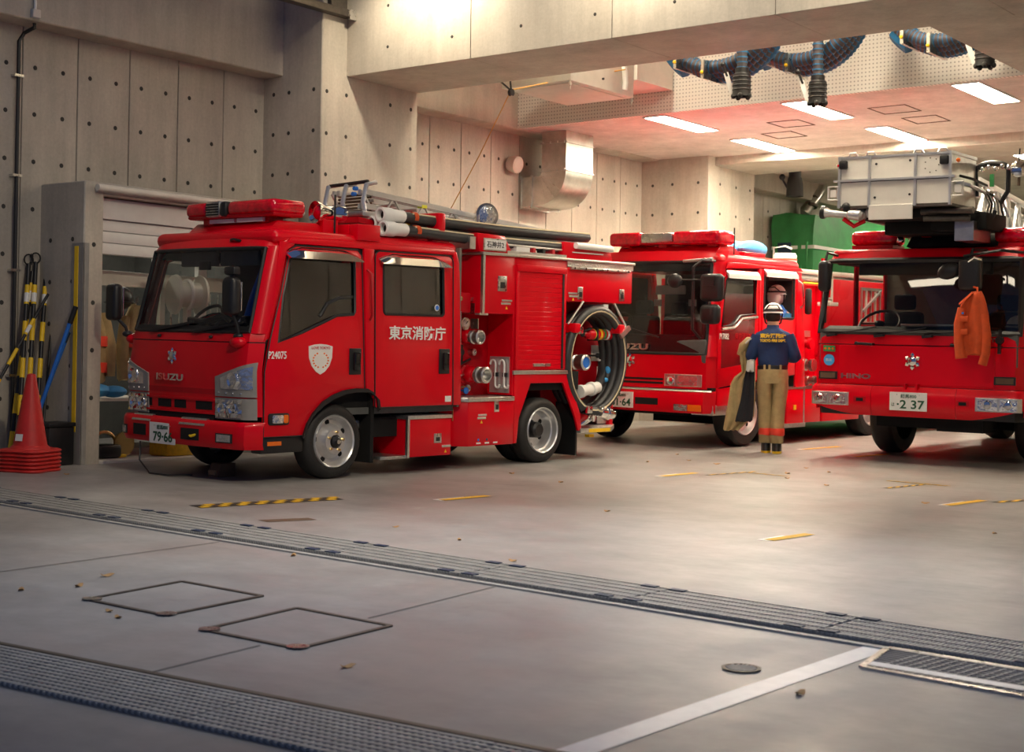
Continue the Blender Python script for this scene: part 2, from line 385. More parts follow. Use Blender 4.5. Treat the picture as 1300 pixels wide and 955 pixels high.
for _x, _l in ((-9.6, 'left'), (-7.2, 'middle'), (-5.8, 'right')): ceil_light(_x, 13.85, 6.2, LT+'high behind the front beam, '+_l, m='lamp_pocket')
trim(19, MB().box(-12.1, 4, 7.85, 8.15, 5.53, 5.8))
for _x, _l in ((-9.0, 'first from the left wall'), (-7.2, 'second from the left wall'), (-5.4, 'third from the left wall')): ceil_light(_x, 8, 5.53, LT+'above the yard, '+_l, 1.4, 'lamp_yard', PI/2)
ceil_light(-7.75, 24.1, 4.78, LT+'deep in the rear bay at the right edge'); ceil_light(-9.9, 27, 4.78, LT+'far back behind the green cover'); ceil_light(-3.9, 24.1, 4.78, LT+'rear bay beyond the right edge')
for x, y, lb in ((-8.05, 23.05, 'dark blue square ceiling vent beside the rear bay light'), (-10.55, 22.7, 'dark blue square ceiling vent left of the ladder basket')):
    t = thing('ceiling_vent', lb, 'vent', (x, y, 4.78), 'ceiling vents')
    MB().box(-.22, .22, -.3, .3, -.02, 0).build('vent_frame', 'vent_blue', t, bevel=.006, seg=1)
    s = MB()
    for k in range(6): s.box(-.19, .19, -.26+k*.095, -.22+k*.095, -.03, -.018)
    s.build('louvre', 'vent_blue', t, kind='stuff')
# galvanised duct elbow
t = thing('air_duct', 'galvanised steel duct elbow bending from the ceiling into the left wall', 'duct', (0, 0, 0))
y0, y1, cx, cz, ri, ro = 16.62, 17.27, -12.1, 4.02, .06, .46
e = MB(); prof = [(cx+ri, 4.56), (cx+ro, 4.56)]
rings = [[(cx+ri, y0, 4.556), (cx+ro, y0, 4.556), (cx+ro, y1, 4.556), (cx+ri, y1, 4.556)]]
for k in range(13):
    a = math.radians(-90*k/12); c_, s_ = math.cos(a), math.sin(a)
    rings.append([(cx+ri*c_, y0, cz+ri*s_), (cx+ro*c_, y0, cz+ro*s_), (cx+ro*c_, y1, cz+ro*s_), (cx+ri*c_, y1, cz+ri*s_)])
rings.append([(-12.38, y0, cz-ri), (-12.38, y0, cz-ro), (-12.38, y1, cz-ro), (-12.38, y1, cz-ri)])
e.loft(rings).build('duct_elbow', 'galv', t, ang=25)
def flange(z, name='duct_flange'):
    m = MB(); a, b, c, d = cx+ri-.02, cx+ro+.02, y0-.02, y1+.02
    for q in ((a, b, c, c+.02), (a, b, d-.02, d), (a, a+.02, c, d), (b-.02, b, c, d)): m.box(*q, z-.008, z+.008)
    o = m.build(name, 'galv', t); n = MB()
    for k in range(4): n.cyl((a+.05+k*.12, c-.003, z-.012), (a+.05+k*.12, c-.003, z+.02), .009, n=6)
    n.build('bolts', 'steel', o, kind='stuff')
flange(4.40); flange(4.02)
m = MB()
for x in (-12.38, -12.2):
    m.box(x-.012, x+.012, y0-.03, y0, cz-ro-.03, cz-ri+.02); m.box(x-.012, x+.012, y0, y1, cz-ro-.03, cz-ro)
m.build('wall_flange', 'galv', t)
s = MB()
for k in (2, 4, 6, 8): 
    a = math.radians(-9*k); s.bar((cx+ri*math.cos(a), y0-.002, cz+ri*math.sin(a)), (cx+ro*math.cos(a), y0-.002, cz+ro*math.sin(a)), .006)
s.build('seam', 'steel', t, kind='stuff')
MB().lathe([(.02, -.02), (.1, -.02), (.115, .04), (.115, .12), (.09, .14)], (-12.36, 16.35, 4.12), (1, 0, -.2), 16).build('bracket_cap', 'offwhite', t)
# suspended ceiling unit with cleat, pulley and rope
t = thing("air_unit", 'off-white square box hung behind the front beam beside the rope pulley', 'air unit', (0, 0, 0))
MB().box(-10.70, -9.72, 13.95, 15.28, 4.6, 5.5).build('casing', 'offwhite', t, bevel=.01)
MB().box(-10.62, -9.8, 14.03, 15.2, 4.585, 4.605).build('bottom_panel', 'offwhite', t, bevel=.004)
MB().box(-10.25, -9.68, 15.29, 16.12, 4.82, 5.45).build('outlet_duct', 'offwhite', t)
for p in ((-10.3, 13.95, 4.72), (-9.9, 13.95, 4.72), (-9.72, 14.6, 4.72)): MB().cyl(p, (p[0]+(.02 if p[0] > -9.8 else 0), p[1]-(.02 if p[0] < -9.8 else 0), p[2]), .014, n=8).build('bolt', 'black', t)
for x, y in ((-9.74, 13.97), (-9.74, 15.26)): MB().cyl((x, y, 4.5), (x, y, 5.0), .008, n=6).cyl((x, y, 4.55), (x, y, 4.585), .018, n=8).build('hanger_rod', 'steel', t)
MB().tube([(-9.70, 15.05, 4.66), (-9.69, 15.05, 4.75), (-9.69, 15.02, 4.95)], .035, 8).build('rope_cleat', 'white', t)
t = thing('rope_pulley', 'black pulley hanging on a short strap under the front beam', 'pulley', (0, 0, 0))
MB().bar((-10.30, 13.40, 4.56), (-10.22, 13.5, 4.46), .03, .012).bar((-10.16, 13.40, 4.56), (-10.22, 13.5, 4.46), .02, .012).build('strap', 'black', t)
MB().lathe([(.012, -.02), (.04, -.02), (.03, 0), (.04, .02), (.012, .02)], (-10.22, 13.5, 4.44), (1, 0, 0), 14).build('pulley_wheel', 'black', t)
tag(MB().tube([(-9.66, 15.04, 4.9), (-9.95, 14.2, 4.68), (-10.22, 13.5, 4.47)], .008, 6).tube([(-10.22, 13.5, 4.47), (-11.3, 14.3, 3.9), (-12.385, 15.05, 3.33)], .006, 6).build('rope', 'rope'), 'thin orange rope running over the pulley down to the left wall', 'rope')
# conduits and tray
t = thing('wall_conduit', 'dark vertical conduit pipe running down the left concrete wall', 'pipe', (0, 0, 0))
MB().tube([(-12.35, 8.56, .4), (-12.35, 8.56, 4.38), (-12.33, 8.6, 4.46), (-12.2, 8.62, 4.5), (-12.2, 8.62, 4.54)], .019, 8).build('pipe', 'black', t)
for z in (1.2, 2.2, 3.1, 4.05): MB().box(-12.40, -12.33, 8.51, 8.61, z-.012, z+.012).build('pipe_clip', 'steel', t)
t = thing('beam_conduit', 'white thin conduit ending in a box on the upper left beam', 'pipe', (0, 0, 0))
MB().cyl((-12.08, 8.54, 4.62), (-12.08, 8.54, 6.5), .014, n=8).build('pipe', 'white', t); MB().box(-12.1, -12.05, 8.50, 8.585, 4.56, 4.64).build('junction_box', 'offwhite', t, bevel=.005)
t = thing('cable_tray', 'grey steel cable channel fixed high on the column side', 'cable tray', (0, 0, 0))
MB().box(-11.5, -11.38, 9.4, 12.13, 5.17, 5.25).build('channel', 'cover_steel', t, bevel=.006); MB().box(-11.39, -11.36, 12.06, 12.16, 5.14, 5.25).build('end_cap', 'steel', t)
MB().box(-11.5, -11.44, 11.85, 12.1, 5.25, 5.6).build('bracket', 'cover_steel', t)
# ---------------------------------------------------- equipment store recessed in the left wall
XF = -11.73
tr = struct(MB().prism([(8.875, .1), (9.10, .1), (9.10, 2.93), (11.52, 2.93), (11.52, .1), (11.7, .1), (11.7, 3.05), (8.875, 3.05)], 'x', -12.42, XF).build('trim_9', 'wall_concrete', bevel=.012, seg=1))
holes_y(tr, 8.875, [-12.24, -11.9], [.9, 1.3, 1.7, 2.1, 2.5]); holes_x(tr, XF, [8.99], [1.0, 1.45, 1.9, 2.45])
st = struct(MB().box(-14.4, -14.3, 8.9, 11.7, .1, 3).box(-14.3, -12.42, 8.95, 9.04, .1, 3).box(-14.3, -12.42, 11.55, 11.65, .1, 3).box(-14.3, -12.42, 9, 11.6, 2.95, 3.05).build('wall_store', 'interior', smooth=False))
struct(MB().cyl((XF+.05, 8.98, 2.99), (XF+.05, 11.7, 2.99), .035, n=10).box(XF, XF+.02, 9.0, 11.7, 2.95, 3.0).build('trim_10', 'offwhite'))
g = struct(MB().box(XF, XF+.012, 8.868, 8.93, gz(XF, 8.9), 2.46).box(XF-.16, XF+.012, 8.863, 8.875, gz(XF, 8.9), 2.46).build('trim_11', 'guard'))
MB().box(XF-.115, XF-.06, 8.857, 8.865, .68, 2.43).build('yellow_guard_strip', 'yellow', g)
struct(MB().box(XF-.1, XF-.06, 9.10, 9.13, .39, 2.93).build('trim_12', 'badge_red', smooth=False))
struct(MB().box(-12.3, XF+.05, 9.10, 11.5, .2, .405).build('trim_13', 'offwhite', bevel=.01))
t = thing('roller_shutter', 'white half-raised roller shutter above the equipment store', 'shutter', (0, 0, 0))
MB().box(-12.2, -11.86, 9.14, 11.5, 2.72, 2.92).build('shutter_box', 'white', t, bevel=.008)
for k in range(3): MB().box(-12.0, -11.9, 9.14, 11.5, 2.385+k*.112, 2.385+k*.112+.107).build('shutter_slat', 'white', t, bevel=.008)
ceil_light(-13.2, 10.3, 2.94, LT+'inside the equipment store', 1.2, 'lamp_store')
t = thing('storage_rack', 'pale steel storage rack standing inside the equipment store', 'rack', (0, 0, 0))
MB().box(-12.42, -12.34, 9.16, 11.5, 2.11, 2.26).build('top_rail', 'offwhite', t, bevel=.005)
for y in (9.16, 10.32, 11.46): MB().box(-12.41, -12.35, y, y+.06, .42, 2.12).build('post', 'offwhite', t)
MB().box(-13.2, -12.3, 9.12, 11.5, .40, .47).build('bottom_shelf', 'offwhite', t); MB().box(-13.2, -11.95, 9.12, 11.5, .96, .985).build('middle_shelf', 'offwhite', t)
MB().box(-12.46, -12.38, 10.28, 11.5, 2.39, 2.54).build('cross_beam', 'white', t, bevel=.005); MB().box(-12.45, -12.39, 10.86, 10.98, .99, 2.40).build('post', 'white', t)
MB().box(-12.345, -12.335, 9.22, 9.30, 2.15, 2.2).build('label_plate', 'white', t)
s = MB()
for k in range(9): s.cyl((-12.6, 10.45+.11*k, .98), (-12.6, 10.45+.11*k, 2.1), .008, n=6)
s.build('wire_mesh', 'steel', t, kind='stuff')
def hung_coat(y, w, z0, z1, label, x=-12.25, band=True):
    t = thing('turnout_coat', label, 'coat', (x, y, 0), 'coats hanging in the store'); R = []
    for k in range(9):
        f = k/8; z = z1+(z0-z1)*f; ww = w*(.35+.65*min(1, f*3))*(1+.06*math.sin(k*2.3)); dp = .07+.05*min(1, 2*f)
        R.append([(dp*math.sin(a)*(1+.18*math.sin(5*a+k)), ww/2*math.cos(a), z+.015*math.sin(3*a)) for a in (2*PI*j/18 for j in range(18))])
    MB().loft(R).build('coat_body', 'khaki', t)
    for s in (-1, 1): MB().tube([(.02, s*w*.42, z1-.12), (.05, s*w*.56, z1-.45), (.06, s*w*.55, z1-.75)], [.05, .065, .055], 10).build('sleeve', 'khaki', t)
    for f in ((.5, .82) if band else ()):
        z = z1+(z0-z1)*f; q = [(.135*math.sin(a)*(1+.1*math.sin(5*a+3)), w*.53*math.cos(a)) for a in (2*PI*j/18 for j in range(18))]
        MB().loft([[(a, b, z-.05) for a, b in q], [(a, b, z+.05) for a, b in q]]).build('band', 'band', t)
    MB().tube([(0, 0, z1-.02), (0, 0, z1+.06), (0.03, 0, z1+.09), (.03, 0, z1+.03)], .006, 6).build('hanger_hook', 'steel', t)
hung_coat(9.36, .36, 1.14, 1.95, 'tan turnout coat with red bands hanging nearest the store pillar')
hung_coat(9.92, .36, 1.16, 1.92, 'tan turnout coat hanging second inside the store behind the mirror')
t = thing('hose_reel', 'pale round hose reel on the storage rack seen through the windscreen', 'reel', (-12.12, 10.48, 2.05))
MB().lathe([(.02, -.16), (.2, -.16), (.21, -.13), (.13, -.12), (.13, .12), (.21, .13), (.2, .16), (.02, .16)], (0, 0, 0), (.3, 1, 0), 24).build('drum', 'offwhite', t)
MB().tube(arc((0, 0, 0), .15, 0, 1080, 60, (1, -.3, 0), (0, 0, 1)), .02, 6).build('wound_hose', 'white', t)
MB().box(-.03, .03, -.03, .03, -1.06, -.1).build('stand', 'offwhite', t)
for y, z, lb in ((9.3, .99, 'blue cloth bundle lying on the middle rack shelf'),):
    t = MB().ball((-12.1, y, z+.072), .14, .2, .07).ball((-12.05, y+.2, z+.062), .12, .14, .06)
    tag(t.build('cloth_bundle', 'skyblue'), lb, 'cloth')
t = thing('power_saw', 'yellow and black cutting saw lying on the bottom shelf of the store', 'saw', (-12.0, 9.36, .41))
MB().box(-.13, .13, -.16, .12, 0, .13).build('motor_body', 'black', t, bevel=.03); MB().tube(arc((0, 0, .1), .15, 0, 180, 10, (0, 1, 0), (0, 0, 1)), .018, 8).build('top_handle', 'gold', t)
MB().lathe([(.01, -.012), (.12, -.012), (.12, .012), (.01, .012)], (.05, .2, .13), (1, 0, 0), 20).build('blade_guard', 'gold', t); MB().box(-.1, .1, -.2, .2, 0, .03).build('base_plate', 'yellow', t, bevel=.01)
t = thing('tool_case', 'orange-yellow tool case beside the number plate inside the store', 'case', (-11.9, 10.14, .41))
MB().box(-.14, .14, -.2, .2, 0, .16).build('case_body', 'paint_yellow', t, bevel=.02); MB().tube([(.0, -.07, .16), (0, -.07, .2), (0, .07, .2), (0, .07, .16)], .012, 6).build('case_handle', 'black', t)
# ---------------------------------------------------- floor drains, covers, paint
def line(p, q, f): return (p[0]+(q[0]-p[0])*f, p[1]+(q[1]-p[1])*f)
dr = struct(MB().add([onfloor(x, y, .002) for x, y in ((-13, 6.76), (3, 5.88), (3, 6.36), (-13, 7.2))], [(0, 1, 2, 3)]).build('trim_14', 'pit', smooth=False))
gd = Vector((1, -.055, GA-.055*GB)).normalized(); gp = Vector((.055, 1, .055*GA+GB)).normalized()
def floor_local(x, y, yaw): return frame(x, y, yaw)
proto = MB()
for k in range(6): proto.box(0, 1.069, .005+k*.086, .017+k*.086, 0, .018)
for k in range(47): proto.box(.004+k*.0225, .017+k*.0225, 0, .447, 0, .014)
gp0 = None
for i in range(14):
    x = -12.62+i*1.0725+.55-.555; y = 6.36-(x+5.2)*.055
    if gp0 is None: gp0 = proto.build('grate_panel', 'grate', dr, smooth=False); o = gp0
    else: o = gp0.copy(); COL.objects.link(o)
    o.matrix_world = frame(x, y, .055) @ Matrix.Translation((0, 0, .003)); mw = o.matrix_world.copy()
    for a, b in ((.05, .005), (.95, .005), (.05, .405), (.95, .405)):
        n = MB().box(-.045, .045, 0, .045, 0, .006).build('grate_notch', 'vent_blue', dr, smooth=False) if i == 0 and a < .1 and b < .1 else None
        if n: nn = n
        else: n = nn.copy(); COL.objects.link(n)
        n.matrix_world = mw @ Matrix.Translation((a, b, .0155))
for k, (a, b) in enumerate((((-13, 7.24), (3, 6.40)), ((-13, 6.72), (3, 5.84)))):
    p, q = onfloor(*a, .004), onfloor(*b, .004); struct(MB().bar(p, q, .035, .012).build('trim_%d' % (15+k), 'grate'))
def cover(pts, label):
    t = thing('inspection_cover', label, 'floor cover', (0, 0, 0), 'square inspection covers in the apron')
    c = sum((onfloor(*p) for p in pts), Vector())/4
    P = [onfloor(*p, .003) for p in pts]
    for i in range(4):
        MB().bar(P[i], P[(i+1) % 4], .026, .008).build('frame_bar', 'cover_steel', t)
    MB().add([c+(p-c)*.95-Vector((0, 0, .001)) for p in P]+[c+(p-c)*.95-Vector((0, 0, .03)) for p in P], [(0, 1, 2, 3), (7, 6, 5, 4), (0, 4, 5, 1), (1, 5, 6, 2), (2, 6, 7, 3), (3, 7, 4, 0)]).build('infill_slab', 'floor_concrete', t, smooth=False)
    for i in (0, 3): 
        p = c+(P[i]-c)*.93; MB().lathe([(.001, 0), (.045, 0), (.05, .006), (.02, .007), (.001, .004)], p, (0, 0, 1), 12).build('lifting_eye', 'steel', t)
cover([(-5.99, 4.583), (-6.059, 5.236), (-5.45, 5.22), (-5.40, 4.574)], 'square concrete-filled inspection cover in the apron, the farther left one')
cover([(-5.03, 4.47), (-5.10, 5.11), (-4.49, 5.09), (-4.45, 4.47)], 'square concrete-filled inspection cover in the apron, the nearer right one')
t = thing('drain_lid', 'small round cast iron drain lid in the apron near the white line', 'drain cover', frame(-2.89, 5.39))
MB().lathe([(.001, .001), (.075, .001), (.08, .007), (.065, .008), (.062, .004), (.001, .004)], (0, 0, 0), (0, 0, 1), 28).build('lid_rim', 'cover_steel', t)
for k in range(-3, 4): 
    h = math.sqrt(.06**2-(k*.017)**2); MB().box(k*.017-.004, k*.017+.004, -h, h, .003, .008).build('lid_rib', 'grate', t)
t = thing('chequer_drain_cover', 'large chequered steel drain cover beside the long grating at right', 'drain cover', (0, 0, 0))
A, B_, C_, D_ = (-2.53, 5.74), (-2.60, 6.17), (-1.2, 6.09), (-1.15, 5.62)
MB().add([onfloor(*p, .004) for p in (A, B_, C_, D_)]+[onfloor(*p, -.02) for p in (A, B_, C_, D_)], [(0, 1, 2, 3), (7, 6, 5, 4), (0, 4, 5, 1), (1, 5, 6, 2), (2, 6, 7, 3), (3, 7, 4, 0)]).build('cover_plate', 'pit', t)
r = MB()
for k in range(1, 34): r.bar(onfloor(*line(A, D_, k/34), .006), onfloor(*line(B_, C_, min(1, (k+3)/34)), .006), .007, .006)
for k in range(1, 12): r.bar(onfloor(*line(A, B_, k/12), .006), onfloor(*line(D_, C_, k/12), .006), .007, .006)
r.build('raised_ribs', 'grate', t, kind='stuff')
for p, q in ((A, B_), (B_, C_), (C_, D_), (D_, A)): MB().bar(onfloor(*p, .005), onfloor(*q, .005), .03, .01).build('cover_frame', 'steel', t)
MB().add([onfloor(*p, .01) for p in ((-2.55, 5.78), (-2.53, 5.85), (-1.2, 5.80), (-1.2, 5.73))], [(0, 1, 2, 3)]).build('pale_stripe', 'paint_white', t, smooth=False)
def paint(name, pts, m, h=.0025): return MB().add([onfloor(*p, h) for p in pts], [tuple(range(len(pts)))]).build(name, m, floor, smooth=False)
paint('white_line', [(-2.70, 6.17), (-2.585, 6.18), (-2.66, 3.9), (-2.775, 3.9)], 'paint_white')
for a, b in (((-6.97, 4.3), (-7.01, 6.35)), ((-4.52, 3.3), (-4.62, 4.42)), ((-4.69, 5.16), (-4.80, 6.36))): paint('expansion_joint', [(a[0]-.006, a[1]), (a[0]+.006, a[1]), (b[0]+.006, b[1]), (b[0]-.006, b[1])], 'joint')
# lower street-side drain
sd = struct(MB().add([onfloor(x, y, .002) for x, y in ((-9, 3.42), (3, 4.3), (3, 3.86), (-9, 2.98))], [(3, 2, 1, 0)]).build('trim_17', 'pit', smooth=False))
pr2 = MB()
for k in range(11): pr2.box(0, .998, .01+k*.038, .028+k*.038, 0, .014)
for k in range(33): pr2.box(k*.03, .014+k*.03, 0, .41, 0, .011)
sp0 = pr2.build('grate_panel', 'grate', sd, smooth=False)
for i in range(11):
    o = sp0 if i == 0 else sp0.copy()
    if i: COL.objects.link(o)
    x = -8.9+i*1.0; o.matrix_world = frame(x, 2.99+(x+9)*.0733, -.0733) @ Matrix.Translation((0, 0, .003))
p, q = onfloor(-9, 3.45, .004), onfloor(3, 4.33, .004); struct(MB().bar(p, q, .03, .012).build('trim_18', 'cover_steel'))
# painted marks
def strip(p, q, w, name, m, h=.0025):
    p, q = Vector((*p, 0)), Vector((*q, 0)); d = (q-p).normalized(); n = Vector((-d.y, d.x, 0))*w/2
    return paint(name, [(p-n)[:2], (p+n)[:2], (q+n)[:2], (q-n)[:2]], m, h)
def hazard(p, q, w, n, name='hazard_stripe'):
    P, Q = Vector((*p, 0)), Vector((*q, 0)); d = (Q-P); L = d.length; d.normalize(); nn = Vector((-d.y, d.x, 0))
    strip(p, q, w, 'hazard_tape', 'tape_black', .002)
    for i in range(n):
        for j in (-1, 0, 1):
            a = P+d*(L*(i+.08+.33*(j+1))/n); c = nn*(j*w/3)
            pts = [a+c-nn*w/6, a+d*L*.5/n+c-nn*w/6, a+d*L*.5/n+c+nn*w/6, a+c+nn*w/6]
            paint(name, [v[:2] for v in pts], 'paint_yellow', .004)
hazard((-8.50, 7.45), (-8.17, 8.62), .2, 8)
for a, b in (((-7.53, 9.12), (-7.47, 9.63)), ((-7.38, 12.17), (-7.33, 12.72)), ((-4.58, 8.9), (-4.52, 9.38)), ((-4.50, 11.82), (-4.42, 12.43)), ((-7.1, 15.85), (-7.0, 16.6)), ((-8.0, 16.4), (-7.9, 17.2))):
    strip(a, b, .085, 'lane_mark', 'paint_yellow', .004); strip((a[0]-.03, a[1]-.03), (b[0]-.06, b[1]-.2), .09, 'old_lane_mark', 'paint_white', .0015)
hazard((-5.70, 13.45), (-5.10, 13.40), .06, 6); hazard((-5.42, 12.75), (-5.30, 13.35), .06, 5); hazard((-4.3, 12.35), (-3.95, 13.3), .09, 6); hazard((-7.0, 13.15), (-6.55, 13.1), .05, 5); hazard((-7.15, 12.6), (-7.0, 13.3), .05, 5)
paint('floor_patch', [(-7.62, 7.25), (-7.50, 7.22), (-7.35, 7.55), (-7.47, 7.58)], 'brown')
# fallen leaves
lm = MB(); n = 9
lm.loft([[(.028*math.cos(a)*(1+.25*math.sin(3*a)), .018*math.sin(a)*(1+.3*math.cos(2*a)), z+.006*math.cos(2*a)) for a in (2*PI*k/n for k in range(n))] for z in (.007, .009)])
lf0 = None
for x, y in ((-6.71, 7.64), (-6.02, 7.47), (-5.24, 7.0), (-7.69, 10.96), (-6.2, 9.44), (-8.6, 14.5), (-7.67, 13.73), (-6.46, 13.82), (-6.67, 13.34), (-5.89, 12.56), (-6.82, 14.06), (-6.45, 12.9), (-3.6, 10.35), (-6.47, 5.08), (-6.32, 4.79), (-6.43, 4.53), (-5.67, 4.47), (-5.52, 4.4), (-6.29, 6.27), (-4.07, 4.36), (-11.04, 8.22), (-8.47, 11.28), (-2.52, 5.16), (-4.67, 11.81), (-8.3, 13.4), (-8.1, 13.9)):
    o = lf0.copy() if lf0 else lm.build('leaf', 'leaf')
    if lf0: COL.objects.link(o)
    lf0 = lf0 or o; tag(o, 'small dry tan leaf lying on the concrete floor', 'leaf', 'fallen leaves on the floor')
    o.matrix_world = frame(x, y, random.uniform(0, 6)) @ Matrix.Scale(random.uniform(.8, 1.3), 4)
# ============================================================ shared vehicle pieces
def tyre(parent, x, y, r, w, side, dish=False, rr=.232, nuts=5):
    """tyre whose outer face is at x, facing side (+1 = +X); rim, holes, hub and nuts are sub-parts"""
    ax = (side, 0, 0); o = (x, y, r)
    t = MB().lathe([(rr, -w), (r-.03, -w), (r-.005, -w+.03), (r, -w+.05), (r, -.06), (r-.006, -.035), (r-.035, -.004), (rr+.03, .002), (rr, -.012)], o, ax, 40, False).build('tyre', 'rubber', parent)
    if dish: pf = [(rr+.004, -.01), (rr-.004, .004), (rr-.014, -.006), (rr-.02, -.06), (rr-.034, -.07), (rr-.036, -.14), (rr-.05, -.165), (.11, -.18), (.10, -.17), (.001, -.17)]
    else: pf = [(rr+.004, -.01), (rr-.004, .004), (rr-.016, -.006), (rr-.024, -.05), (rr-.04, -.075), (rr-.075, -.07), (.135, -.035), (.118, -.012), (.11, .008), (.062, .012), (.06, -.005), (.001, -.005)]
    MB().lathe(pf, o, ax, 36, False).build('rim', 'silver', t)
    for k in range(6 if dish else 5):
        a = 2*PI*k/(6 if dish else 5)+.5; q = rr-.072 if dish else rr-.062
        MB().lathe([(.001, 0), (.027, 0), (.022, .006), (.001, .005)], (x+side*(-.168 if dish else -.073), y+q*math.cos(a), r+q*math.sin(a)), ax, 12).build('hand_hole', 'void', t)
    MB().lathe([(.085, -.18), (.08, -.07), (.06, -.05), (.001, -.05)] if dish else [(.056, 0), (.052, .03), (.03, .042), (.025, .055), (.001, .057)], o, ax, 20).build('hub_cap', 'black', t)
    if not dish: MB().lathe([(.022, .05), (.02, .062), (.001, .063)], o, ax, 12).build('hub_centre', 'steel', t)
    for k in range(nuts):
        a = 2*PI*k/nuts+.2; q = .084; h = -.172 if dish else .006
        MB().lathe([(.013, 0), (.012, .022), (.001, .026)], (x+side*h, y+q*math.cos(a), r+q*math.sin(a)), ax, 6).build('lug_nut', 'black' if dish else 'gold', t)
    return t
class Cab:
    """front shell of a cab: F(u, z) on a bowed surface, u = -1..1 across"""
    def __init__(s, cx, prof, bow=.04, R=.12, k=.84): s.cx, s.p, s.bow, s.R, s.k = cx, prof, bow, R, k
    def at(s, z):
        p = s.p
        for (z0, y0, h0), (z1, y1, h1) in zip(p, p[1:]):
            if z <= z1 or (z1, y1, h1) == p[-1]:
                f = (z-z0)/(z1-z0); return y0+(y1-y0)*f, h0+(h1-h0)*f
    def F(s, u, z, off=0):
        y, h = s.at(z); a = abs(u); t = min(1, max(0, (a-s.k)/(1-s.k)))
        yy = y+s.bow*u*u+s.R*(1-math.sqrt(max(0, 1-t*t))); nx = (u/a if a > 0 else 0)*t
        return Vector((s.cx+u*h+nx*off, yy-off*math.sqrt(max(0, 1-t*t*.9)), z))
    def X(s, x, z, off=0): return s.F((x-s.cx)/s.at(z)[1], z, off)
    def shell(s, mb, u0, u1, zs, n, th=.03, off=0):
        us = [u0+(u1-u0)*i/n for i in range(n+1)]
        if th == 0:
            R = [[s.F(u, z, off) for u in us] for z in zs]; return mb.loft(R, False, False)
        R = [[s.F(u, z, off) for u in us]+[s.F(u, z, off-th) for u in us[::-1]] for z in zs]
        return mb.loft(R)
    def patch(s, x0, x1, zb, zt, off=.008, th=.02, n=8, nz=3):
        mb = MB(); zb = zb if callable(zb) else (lambda x, c=zb: c); zt = zt if callable(zt) else (lambda x, c=zt: c)
        xs = [x0+(x1-x0)*i/n for i in range(n+1)]
        R = [[s.X(x, zb(x)+(zt(x)-zb(x))*j/nz, off) for x in xs]+[s.X(x, zb(x)+(zt(x)-zb(x))*j/nz, off-th) for x in xs[::-1]] for j in range(nz+1)]
        return mb.loft(R)
    def seal(s, u0, u1, z0, z1, r, off=0, n=10):
        us = [u0+(u1-u0)*i/n for i in range(n+1)]; zs = [z0+(z1-z0)*i/6 for i in range(1, 6)]
        return MB().tube([s.F(u, z0, off) for u in us]+[s.F(u1, z, off) for z in zs]+[s.F(u, z1, off) for u in us[::-1]]+[s.F(u0, z, off) for z in zs[::-1]], r, 6, closed=True)
def emblem(parent, c, r, n=(0, -1, 0)):
    m = MB(); n = Vector(n)
    o = MB().lathe([(.001, 0), (r*.55, 0), (r*.5, .012), (r*.25, .02), (.001, .022)], c, n, 12).build('emblem', 'chrome', parent)
    ax = n.cross(Vector((0, 0, 1))).normalized(); up = Vector((0, 0, 1))
    for k in range(6):
        a = PI*k/3+PI/6; d = ax*math.cos(a)+up*math.sin(a); e = ax*math.cos(a+PI/2)+up*math.sin(a+PI/2); c0 = Vector(c)+n*.006
        m.add([c0+d*r*.3, c0+d*r*.7+e*r*.26, c0+d*r, c0+d*r*.7-e*r*.26, c0+d*r*.62+n*.014], [(0, 1, 4), (1, 2, 4), (2, 3, 4), (3, 0, 4), (3, 2, 1, 0)])
    m.build('emblem_rays', 'chrome', o, smooth=False)
def plate(parent, o, u, w, h, top, kana, num, v=(0, 0, 1), ink='green_ink'):
    o, u, v = Vector(o), Vector(u), Vector(v); n = u.cross(v)
    p = MB().add([o+u*a+v*b+n*c for a in (0, w) for b in (0, h) for c in (-.006, 0)], [(0, 1, 3, 2), (4, 6, 7, 5), (0, 4, 5, 1), (2, 3, 7, 6), (0, 2, 6, 4), (1, 5, 7, 3)]).build('number_plate', 'plate_white', parent, bevel=.002, seg=1)
    txt('plate_region', top, o+u*w*.3+v*h*.68+n*.001, u, v, w*.42, h*.22, ink, p, .002, .01)
    txt('plate_number', num, o+u*w*(.2 if kana else .16)+v*h*.1+n*.001, u, v, w*.74, h*.48, ink, p, .002, .02)
    if kana: txt('plate_kana', kana, o+u*w*.06+v*h*.22+n*.001, u, v, w*.08, h*.2, ink, p, .002, .01)
    for a in (.2, .8): MB().cyl(o+u*w*a+v*h*.86+n*.0, o+u*w*a+v*h*.86+n*.004, .006, n=8).build('plate_screw', 'steel', p)
    return p
def glasspane(name, poly, x, parent, m='glass_side'):
    return MB().plate(poly, [], lambda a, b: (x(b), a, b), lambda a, b: (x(b)-.004, a, b)).build(name, m, parent, smooth=False)
def seat(parent, x, y, z, m='seat', h=.62):
    s = MB().box(x-.24, x+.24, y-.22, y+.24, z, z+.13).build('seat', m, parent, bevel=.04)
    MB().box(x-.23, x+.23, y+.18, y+.32, z+.1, z+h, None).build('seat_back', m, s, bevel=.05); MB().box(x-.13, x+.13, y+.22, y+.31, z+h+.02, z+h+.2).build('headrest', m, s, bevel=.04)
def wheel_steer(parent, x, y, z, r=.2, tilt=.9):
    ax = Vector((1, 0, 0)); ay = Vector((0, math.cos(tilt), math.sin(tilt)))
    o = MB().tube([Vector((x, y, z))+ax*r*math.cos(a)+ay*r*math.sin(a) for a in (2*PI*k/24 for k in range(24))], .016, 8, closed=True).build('steering_wheel', 'black', parent)
    h = MB(); c = Vector((x, y, z))
    for a in (0, PI, -PI/2): h.bar(c, c+ax*r*math.cos(a)+ay*r*math.sin(a), .03, .015)
    h.ball(c, .06, .06, .04).build('steering_hub', 'black', o)
